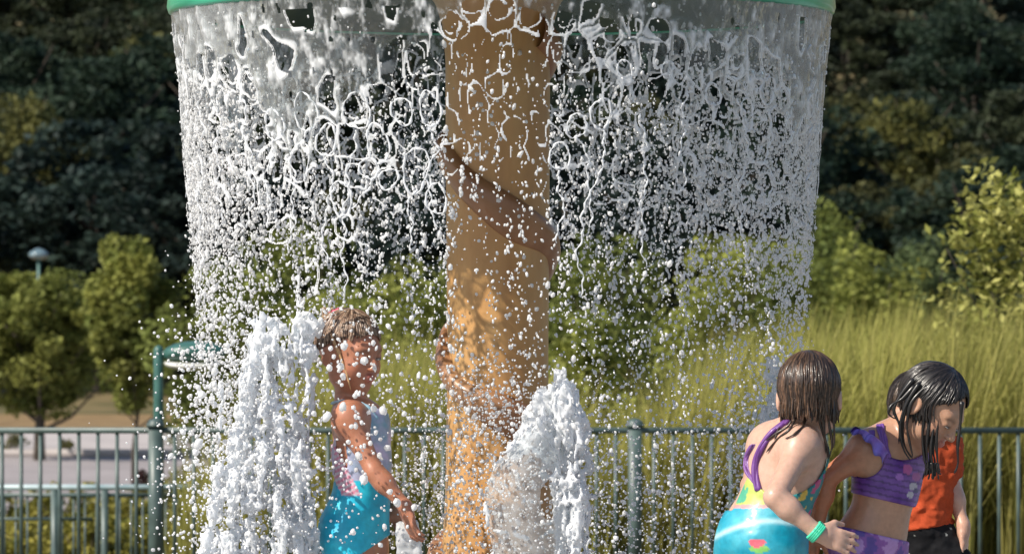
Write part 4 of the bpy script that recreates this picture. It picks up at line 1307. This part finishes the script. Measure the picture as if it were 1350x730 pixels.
def tree(name, base, H, W, crown_lo, label, cat='tree', group=None, nclump=60, nleaf=150, size=.08, col=(.09, .10, .025), col2=(.17, .16, .04), trunk_r=.07, clump=.3, top=1.0, lean=0):
    """base point, total height, crown width, height of the crown's underside"""
    base = np.array(base, float)
    root = empty(name, base, label, cat, group)
    m = MB()
    tp = base+np.array([lean, 0, H*.8])
    m.tube([base-np.array([0, 0, .1]), base+np.array([lean*.1, 0, H*.15]), base+np.array([lean*.4+.03*H, .01, H*.4]), tp], [trunk_r*1.3, trunk_r, trunk_r*.7, trunk_r*.15], 10)
    cz = (crown_lo+H)/2; cr = (H-crown_lo)/2
    for i in range(11):
        a = i*2.4; z0 = crown_lo*.75+(H*.62-crown_lo*.75)*i/11
        s = base+np.array([lean*z0/H+.02*H*z0/H, 0, z0]); e = base+np.array([math.cos(a)*W*.36, math.sin(a)*W*.36, z0+cr*.55])
        m.tube([s, (s+e)/2+np.array([0, 0, -.04*H]), e], [trunk_r*.5, trunk_r*.32, trunk_r*.1], 6)
    m.build('trunk', M_bark, root)
    m = MB()
    crown(m, base+np.array([lean*.6, 0, cz]), (W/2, W/2, cr), nclump, nleaf, size, col, col2, clump)
    m.build('crown', M_leaf, root)
    return root

def vegetation():
    olive, olive2 = (.10, .125, .028), (.26, .27, .065)
    # two small trees on the left by the road
    b = P(52, 0, 90); tree('broadleaf_tree', (b[0], b[1], gz(90)), 4.1, 3.4, .75, 'round olive-green tree with a short dark trunk standing at the kerb, far left', size=.075, nclump=120, nleaf=190, trunk_r=.10, col=olive, col2=olive2, clump=.24)
    b = P(176, 0, 76); tree('broadleaf_tree', (b[0], b[1], gz(76)), 4.35, 1.75, 1.25, 'taller narrow yellow-green tree with a thin straight trunk, left of the lamp', size=.06, nclump=90, nleaf=170, trunk_r=.035, col=(.12, .15, .03), col2=(.32, .33, .08), clump=.3)
    # low bushes behind the second rail, left
    for i, (x, y, D, w) in enumerate([(15, 668, 46, 1.0), (85, 655, 44, .9), (150, 668, 42, .9), (240, 640, 46, 1.2), (300, 600, 50, 1.4), (40, 700, 38, .9), (115, 700, 37, .8), (200, 695, 38, .9)]):
        b = P(x, y, D); g = float(gz(D)); H = b[2]-g+.15
        lab = ['small yellow-green bush low at the left edge, behind the rail', 'small yellow-green bush under the leftmost tree, behind the rail', 'small yellow-green bush left of the lamp post, behind the rail', 'loose yellow-green bush just right of the lamp post', 'pale green bush half hidden by spray below the lamp head', 'low leafy bush at the bottom left corner', 'low leafy bush at the bottom, between the left edge and the lamp post', 'low leafy bush at the foot of the lamp post'][i]
        root = empty('bush', (b[0], b[1], g), lab, 'bush', 'bushes on the slope below the fence')
        m = MB(); crown(m, (b[0], b[1], g+H*.5), (w/2*1.2, w/2, H*.52), 45, 80, .035, (.13, .14, .025), (.34, .30, .06), .3); m.build('foliage', M_leaf, root)
        m = MB()
        for k in range(6): m.tube([(b[0], b[1], g), (b[0]+.08*math.cos(k), b[1]+.08*math.sin(k), g+H*.35), (b[0]+w*.3*math.cos(k), b[1]+w*.3*math.sin(k), g+H*.75)], [.012, .009, .004], 5)
        m.build('stem', M_bark, root)
    for i, (x, y, D, h, w) in enumerate([(88, 575, 93.5, .35, .35), (12, 566, 93.5, .55, .8), (186, 604, 72, .45, .3)]):
        b = P(x, y, D); g = float(gz(D))
        root = empty('bush', (b[0], b[1], g), ['tiny green plant at the roadside right of the tree trunk', 'dark low shrub at the roadside by the left edge', 'small dark reddish shrub on the near road edge left of the lamp post'][i], 'shrub')
        cc = ((.08, .09, .03), (.15, .14, .05)) if i < 2 else ((.05, .03, .03), (.1, .05, .05))
        m = MB(); crown(m, (b[0], b[1], g+h*.5), (w/2, w/2, h*.55), 16, 40, .035, *cc, .4); m.build('foliage', M_leaf, root)
        m = MB(); m.tube([(b[0], b[1], g-.02), (b[0], b[1], g+h*.6)], [.02, .006], 5); m.build('stem', M_bark, root)
    # shrubs and small trees behind the tall grass (x, top y, D, width, colours, label)
    S = [
        (300, 330, 70, 2.3, 0, 'olive shrub seen through the left edge of the falling water'),
        (395, 280, 74, 2.4, 0, 'tall olive shrub behind the forked left jet'),
        (470, 372, 62, 2.0, 1, 'green shrub just behind the head of the left child'),
        (555, 330, 66, 2.0, 1, 'yellow-olive shrub touching the left side of the column'),
        (770, 395, 52, 1.5, 1, 'yellow-green bush right beside the column, above the middle jet'),
        (800, 280, 80, 2.2, 0, 'dark olive shrub seen through the water right of the column'),
        (965, 290, 70, 2.3, 1, 'round olive bush seen through the right half of the curtain'),
        (1040, 340, 66, 1.9, 0, 'olive bush behind the right edge of the curtain'),
        (1140, 305, 68, 1.9, 1, 'rounded sunlit olive bush just right of the curtain above the tall grass'),
        (1215, 290, 76, 1.7, 2, 'narrow grey-green bush between the round bush and the bright leafy shrub'),
        (1100, 255, 84, 2.0, 0, 'olive tree top touching the right edge of the falling water'),
    ]
    cc = [((.10, .13, .03), (.23, .26, .06)), ((.16, .19, .04), (.36, .38, .09)), ((.07, .10, .04), (.15, .19, .07))]
    for x, y, D, w, k, lab in S:
        b = P(x, y, D); g = float(gz(D)); H = b[2]-g
        tree('shrub', (b[0], b[1], g), H, w*1.15, H*.12, lab, 'shrub', 'shrubs behind the tall grass', nclump=70, nleaf=130, size=.055, col=cc[k][0], col2=cc[k][1], trunk_r=.05, clump=.3)
    # bright leafy shrub at the right
    b = P(1345, 0, 31); g = float(gz(31)); H = P(0, 175, 31)[2]-g
    tree('leafy_shrub', (b[0], b[1], g), H, 1.45, .5, 'sunlit shrub with large yellow-green leaves at the right edge', 'shrub', nclump=120, nleaf=46, size=.036, col=(.15, .17, .03), col2=(.52, .50, .16), trunk_r=.03, clump=.26)
    # wooded hillside: four kinds of tree, each copied; leaf colours carry hillside shade and sunlit crowns
    kinds = []
    for i in range(5):
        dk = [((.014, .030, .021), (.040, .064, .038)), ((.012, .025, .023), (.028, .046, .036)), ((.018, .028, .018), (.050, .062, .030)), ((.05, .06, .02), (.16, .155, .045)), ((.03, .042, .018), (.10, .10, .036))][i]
        root = empty('woodland_tree', (0, 0, 0))
        m = MB()
        m.tube([(0, 0, -.5), (.1, 0, 2.2), (.0, .1, 5.5)], [.2, .15, .05], 8)
        for k in range(8):
            a = k*2.4; m.tube([(0, 0, 1.8+.4*k), (math.cos(a)*1.1, math.sin(a)*1.1, 2.6+.45*k), (math.cos(a)*2, math.sin(a)*2, 3.2+.5*k)], [.08, .05, .02], 5)
        m.build('trunk', M_bark, root)
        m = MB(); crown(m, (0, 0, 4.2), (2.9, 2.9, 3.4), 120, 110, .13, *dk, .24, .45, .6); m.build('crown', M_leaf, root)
        kinds.append(root)
    used = set(); spots = []
    rnd = random.Random(21)
    for row, D in enumerate([132, 141, 151, 163, 176, 190, 206, 224]):
        halfw = D*.125
        n = int(2*halfw/4.1)+1
        for i in range(n):
            x = -halfw+2*halfw*(i+.5*(row % 2))/n+rnd.uniform(-.8, .8)
            spots.append((x, D+rnd.uniform(-3, 3), rnd.choice([0, 1, 0, 1, 2, 2]), rnd.uniform(.8, 1.25)))
    lit = [(8, 95, 150, 3), (205, 20, 176, 3), (178, 145, 163, 4), (75, 150, 151, 4), (1190, 105, 158, 3), (1120, 120, 163, 4), (1280, 185, 146, 4), (1140, 235, 136, 4), (960, 190, 150, 4), (440, 250, 136, 4), (320, 170, 151, 4), (850, 120, 160, 4)]
    labs = ['dark green tree with a sunlit yellowish crown at the far left of the wooded hillside', 'tree with a yellow-olive crown high beside the left end of the green cap', 'tree with small lit tufts just left of the curtain, halfway up', 'tree with faint lit tufts in the left part of the hillside', 'tree with broad lit olive crown high on the hillside right of the curtain', 'tree with olive tufts right against the curtain\'s right edge', 'tree with a flat olive-lit top above the bright leafy shrub at right', 'tree with a low olive crown right of the curtain above the rounded bush', 'olive tree seen through the right half of the falling water', 'olive tree seen through the rings of water left of the column', 'olive tree seen through the left end of the falling water', 'olive tree high behind the water between column and right end']
    def put(kind, x, D, s, zoff, lab, grp):
        src = kinds[kind]
        o = src if kind not in used else copy_tree(src)
        used.add(kind)
        o.location = (x, D+CAMY, float(gz(D))+zoff); o.rotation_euler = (0, 0, rnd.uniform(0, 6.28)); o.scale = (s*rnd.uniform(.9, 1.1), s*rnd.uniform(.9, 1.1), s)
        tag(o, lab, 'tree', grp)
    for (px, py, D, k), lab in zip(lit, labs):
        b = P(px, py, D); s = .62
        put(k, b[0], D, s, 0, lab, 'trees on the wooded hillside')
        o = [c for c in COL.objects if c.get('label') == lab][0]
        g = float(gz(D)); hh = b[2]-g; o.scale = (.75, .75, max(.5, hh/7.4))
    for x, D, k, s in spots:
        put(k, x, D, s, -.3, 'dark shaded tree in the dense wood covering the hillside', 'dark trees on the wooded hillside')
vegetation()

def tall_grass():
    m = MB()
    tops = [(-40, 640), (240, 620), (300, 545), (380, 470), (440, 440), (520, 432), (590, 430), (740, 520), (800, 540), (860, 500), (900, 450), (960, 425), (1080, 402), (1200, 395), (1400, 400)]
    tx = [a for a, _ in tops]; ty = [b for _, b in tops]
    n_cl = 620
    for i in range(n_cl):
        D = RNG.uniform(28.2, 35); px = RNG.uniform(250, 1420)
        if px < 360 and RNG.random() < .5: continue
        top = np.interp(px, tx, ty)+RNG.uniform(-8, 45)
        b = P(px, top, D); g = float(gz(D)); H = b[2]-g
        if H < .2: continue
        k = 85
        a = RNG.uniform(0, 2*PI, k); sp = np.abs(RNG.normal(.16, .15, k))*H
        h = H*RNG.uniform(.55, 1.08, k)
        t = np.array([0, .35, .65, .85, 1.0])
        bx = b[0]+RNG.normal(0, .07, k); by = b[1]+RNG.normal(0, .07, k)
        lx = np.cos(a)*sp+.10*H; ly = np.sin(a)*sp
        cen = np.stack([bx[:, None]+lx[:, None]*t**2.2, by[:, None]+ly[:, None]*t**2.2, g+h[:, None]*(t-.10*(t**4)*(sp/H*3)[:, None])], -1)
        wd = RNG.uniform(.003, .0065, k)[:, None]*np.array([1, .95, .8, .5, .1])
        wa = RNG.uniform(0, PI, k)
        wv = np.stack([np.cos(wa), np.sin(wa), 0*wa], 1)[:, None]*wd[..., None]
        V = np.stack([cen-wv, cen+wv], 2)    # k,5,2,3
        idx = np.arange(k*10).reshape(k, 5, 2)
        Q = np.stack([idx[:, :-1, 0], idx[:, :-1, 1], idx[:, 1:, 1], idx[:, 1:, 0]], -1).reshape(-1, 4)
        q = RNG.random((k, 1)); q = q*.6+.4*RNG.random()
        cc = np.array([.22, .235, .042])*(1-q)+np.array([.46, .41, .13])*q
        dark = RNG.random((k, 1)) < .12; cc = np.where(dark, cc*.5, cc)
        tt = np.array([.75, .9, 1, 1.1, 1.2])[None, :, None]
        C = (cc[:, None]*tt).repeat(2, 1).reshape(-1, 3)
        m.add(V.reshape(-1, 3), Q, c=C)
    o = m.build('tall_grass', M_grass, None, root_at=(0, 18, -.8)); tag(o, 'dense stand of tall yellow-green ornamental grass behind the fence', 'grass', kind='stuff')
tall_grass()

# ------------------------------------------------------------------ fences and lamps
def fences():
    Df = 26.67; zt = CAMZ-(567-HZ)/225.0
    def pt(px): return (px-CX)/F*Df
    root = empty('picket_fence', (0, CAMY+Df, -.35), 'dark green metal picket fence running right across behind the children', 'fence')
    x0, x1 = pt(-460), pt(1500); zb = -.30
    yF = CAMY+Df
    for nm, z, h in (('rail', zt, .035), ('rail', zb+.08, .035)):
        m = MB(); m.box(((x0+x1)/2, yF, z), (x1-x0, .035, h)); m.build(nm, M_fence, root)
    posts = [205-632, 205, 837, 837+632]
    px = 205+25.2*.5
    xs = []
    for a, b in zip(posts[:-1], posts[1:]):
        n = 24
        for i in range(1, n+1):
            x = a+(b-a)*i/(n+1)
            if -30 < x < 1380: xs.append(x)
    for i, x in enumerate(xs):
        m = MB(); m.box((pt(x), yF, (zt+zb)/2+.0), (.021, .021, zt-zb-.02)); m.build('picket', M_fence, root)
    for x in posts:
        m = MB(); m.box((pt(x), yF, (zt+.02+zb-.1)/2), (.078, .078, zt+.02-zb+.1))
        po = m.build('post', M_fence, root)
        m = MB(); m.box((pt(x), yF, zt+.03), (.10, .10, .02)); z0 = zt+.04
        m.lathe((pt(x), yF, 0), [(.048, z0), (.045, z0+.012), (.030, z0+.025), (.0, z0+.032)], 16); m.build('post_cap', M_fence, po)
    # second, lower railing down the slope
    D2 = 32.5; z2 = CAMZ-(642-HZ)/(F/D2); pt2 = lambda p: (p-CX)/F*D2; y2 = CAMY+D2; g2 = float(gz(D2))
    r2 = empty('handrail', (pt2(100), y2, g2), 'lower railing with its sunlit top rail coloured pale blue, beyond the picket fence at left', 'railing')
    xa, xb = pt2(-60), pt2(262)
    m = MB(); m.tube([(xa, y2, z2), (xb, y2, z2)], .021, 12); m.build('rail', M_rail, r2)
    m = MB(); m.box(((xa+xb)/2, y2, z2-.055), (xb-xa, .03, .03)); m.build('rail', M_fence, r2)
    m = MB(); m.box(((pt2(-60)+pt2(122))/2, y2, z2-.225), (pt2(122)-pt2(-60), .024, .022)); m.build('rail', M_fence, r2)
    m = MB(); m.box(((xa+xb)/2, y2, g2+.12), (xb-xa, .03, .03)); m.build('rail', M_fence, r2)
    for i in range(22):
        x = -55+i*15.2
        if abs(x-138) < 9 or abs(x-72) < 6: continue
        m = MB(); m.box((pt2(x), y2, (z2-.07+g2+.12)/2), (.014, .014, z2-.07-g2-.12)); m.build('picket', M_fence, r2)
    for x in (-60, 72, 138, 262):
        m = MB(); m.box((pt2(x), y2, (z2-.02+g2-.1)/2), (.05, .05, z2-.02-g2+.1)); m.build('post', M_fence, r2)
    # lamp beside the fence post
    D3 = 27.0; q = lambda x, y: P(x, y, D3); g3 = float(gz(D3))
    r3 = empty('street_lamp', (q(209, 0)[0], CAMY+D3, g3), 'green lamp with a flat head on a short arm, rising behind the left fence post', 'lamp')
    m = MB(); m.tube([(q(209, 0)[0], CAMY+D3, g3), q(209, 520), q(209, 462), q(209, 457)], [.034, .030, .030, .022], 14); m.build('pole', M_lamp, r3)
    m = MB(); m.tube([q(209, 466), q(222, 466), q(236, 466)], [.022, .020, .022], 12); m.build('arm', M_lamp, r3)
    def slab(pxs, tops, bots, wy, name, mt):
        m = MB(); n = 20; v = []
        for x, t, b in zip(pxs, tops, bots):
            c = P(x, (t+b)/2, D3); hz = (b-t)/2/F*D3
            k = math.sin(PI*min(1, max(.0, (x-pxs[0])/(pxs[-1]-pxs[0]))))**.35
            for j in range(n):
                a = 2*PI*j/n; v.append(c+np.array([0, math.cos(a)*wy*max(k, .25), math.sin(a)*hz]))
        m.add(v, [[i*n+j, i*n+(j+1) % n, (i+1)*n+(j+1) % n, (i+1)*n+j] for i in range(len(pxs)-1) for j in range(n)],
              [[0, j+1, j] for j in range(1, n-1)]+[[(len(pxs)-1)*n, (len(pxs)-1)*n+j, (len(pxs)-1)*n+j+1] for j in range(1, n-1)])
        return m.build(name, mt, r3)
    slab([217, 222, 230, 245, 262, 278, 290, 297], [460, 457, 453, 450, 449, 451, 455, 460], [473, 474, 475, 476, 476, 475, 474, 472], .10, 'lamp_head', M_lamp)
    slab([217, 224, 240, 260, 280, 292], [476.5, 476.5, 477, 477, 477, 477.5], [481, 485, 488, 488, 486, 481], .085, 'lens', M_lens)
    # far domed lamp behind the left tree
    D4 = 112; c = P(51, 335, D4); g4 = float(gz(D4))
    r4 = empty('street_lamp', (c[0], c[1], g4), 'distant lamp whose pale blue dome shows above the leftmost tree', 'lamp')
    m = MB(); m.tube([(c[0], c[1], g4), (c[0], c[1], c[2]-.12)], [.05, .04], 10); m.build('pole', M_lamp, r4)
    m = MB(); m.lathe((c[0], c[1], c[2]), [(.0, -.14), (.13, -.13), (.24, -.05), (.25, .0), (.2, .06), (.1, .12), (0, .15)], 20); m.build('dome', M_glassy, r4)
fences()

# ------------------------------------------------------------------ light, sky, camera
SUN_EL, SUN_AZ = R(42), math.atan2(-.80, -.45)     # direction towards the sun: left and a little to the camera side
sd = np.array([math.sin(SUN_AZ)*math.cos(SUN_EL), 0, math.sin(SUN_EL)])
sx, sy = -.80, -.55
n = math.hypot(sx, sy); sx /= n; sy /= n
L = bpy.data.lights.new('sun', 'SUN'); L.energy = 4.2; L.angle = R(.5); L.color = (1, .93, .82)
lo = bpy.data.objects.new('sun', L); COL.objects.link(lo)
from mathutils import Vector
d = Vector((-sx*math.cos(SUN_EL), -sy*math.cos(SUN_EL), -math.sin(SUN_EL)))
lo.rotation_euler = d.to_track_quat('-Z', 'Y').to_euler()
w = bpy.data.worlds.new('World'); SC.world = w; w.use_nodes = True
nt = w.node_tree; bg = nt.nodes['Background']
sk = nt.nodes.new('ShaderNodeTexSky'); sk.sky_type = 'NISHITA'; sk.sun_disc = False
sk.sun_elevation = SUN_EL; sk.sun_rotation = math.atan2(sx, sy)
nt.links.new(sk.outputs[0], bg.inputs[0]); bg.inputs[1].default_value = .09

cd = bpy.data.cameras.new('camera'); cam = bpy.data.objects.new('camera', cd); COL.objects.link(cam)
cam.location = (0, CAMY, CAMZ); cam.rotation_euler = (R(90), 0, 0)
cd.sensor_width = 36; cd.lens = F/1350*36; cd.shift_y = (HZ-365)/1350; cd.clip_end = 5000; cd.clip_start = .1
cd.dof.use_dof = True; cd.dof.focus_distance = 11.6; cd.dof.aperture_fstop = 11
SC.camera = cam
SC.view_settings.view_transform = 'Standard'; SC.view_settings.look = 'None'; SC.view_settings.exposure = .4; SC.view_settings.gamma = 1
SC.cycles.transparent_max_bounces = 16; SC.cycles.max_bounces = 8
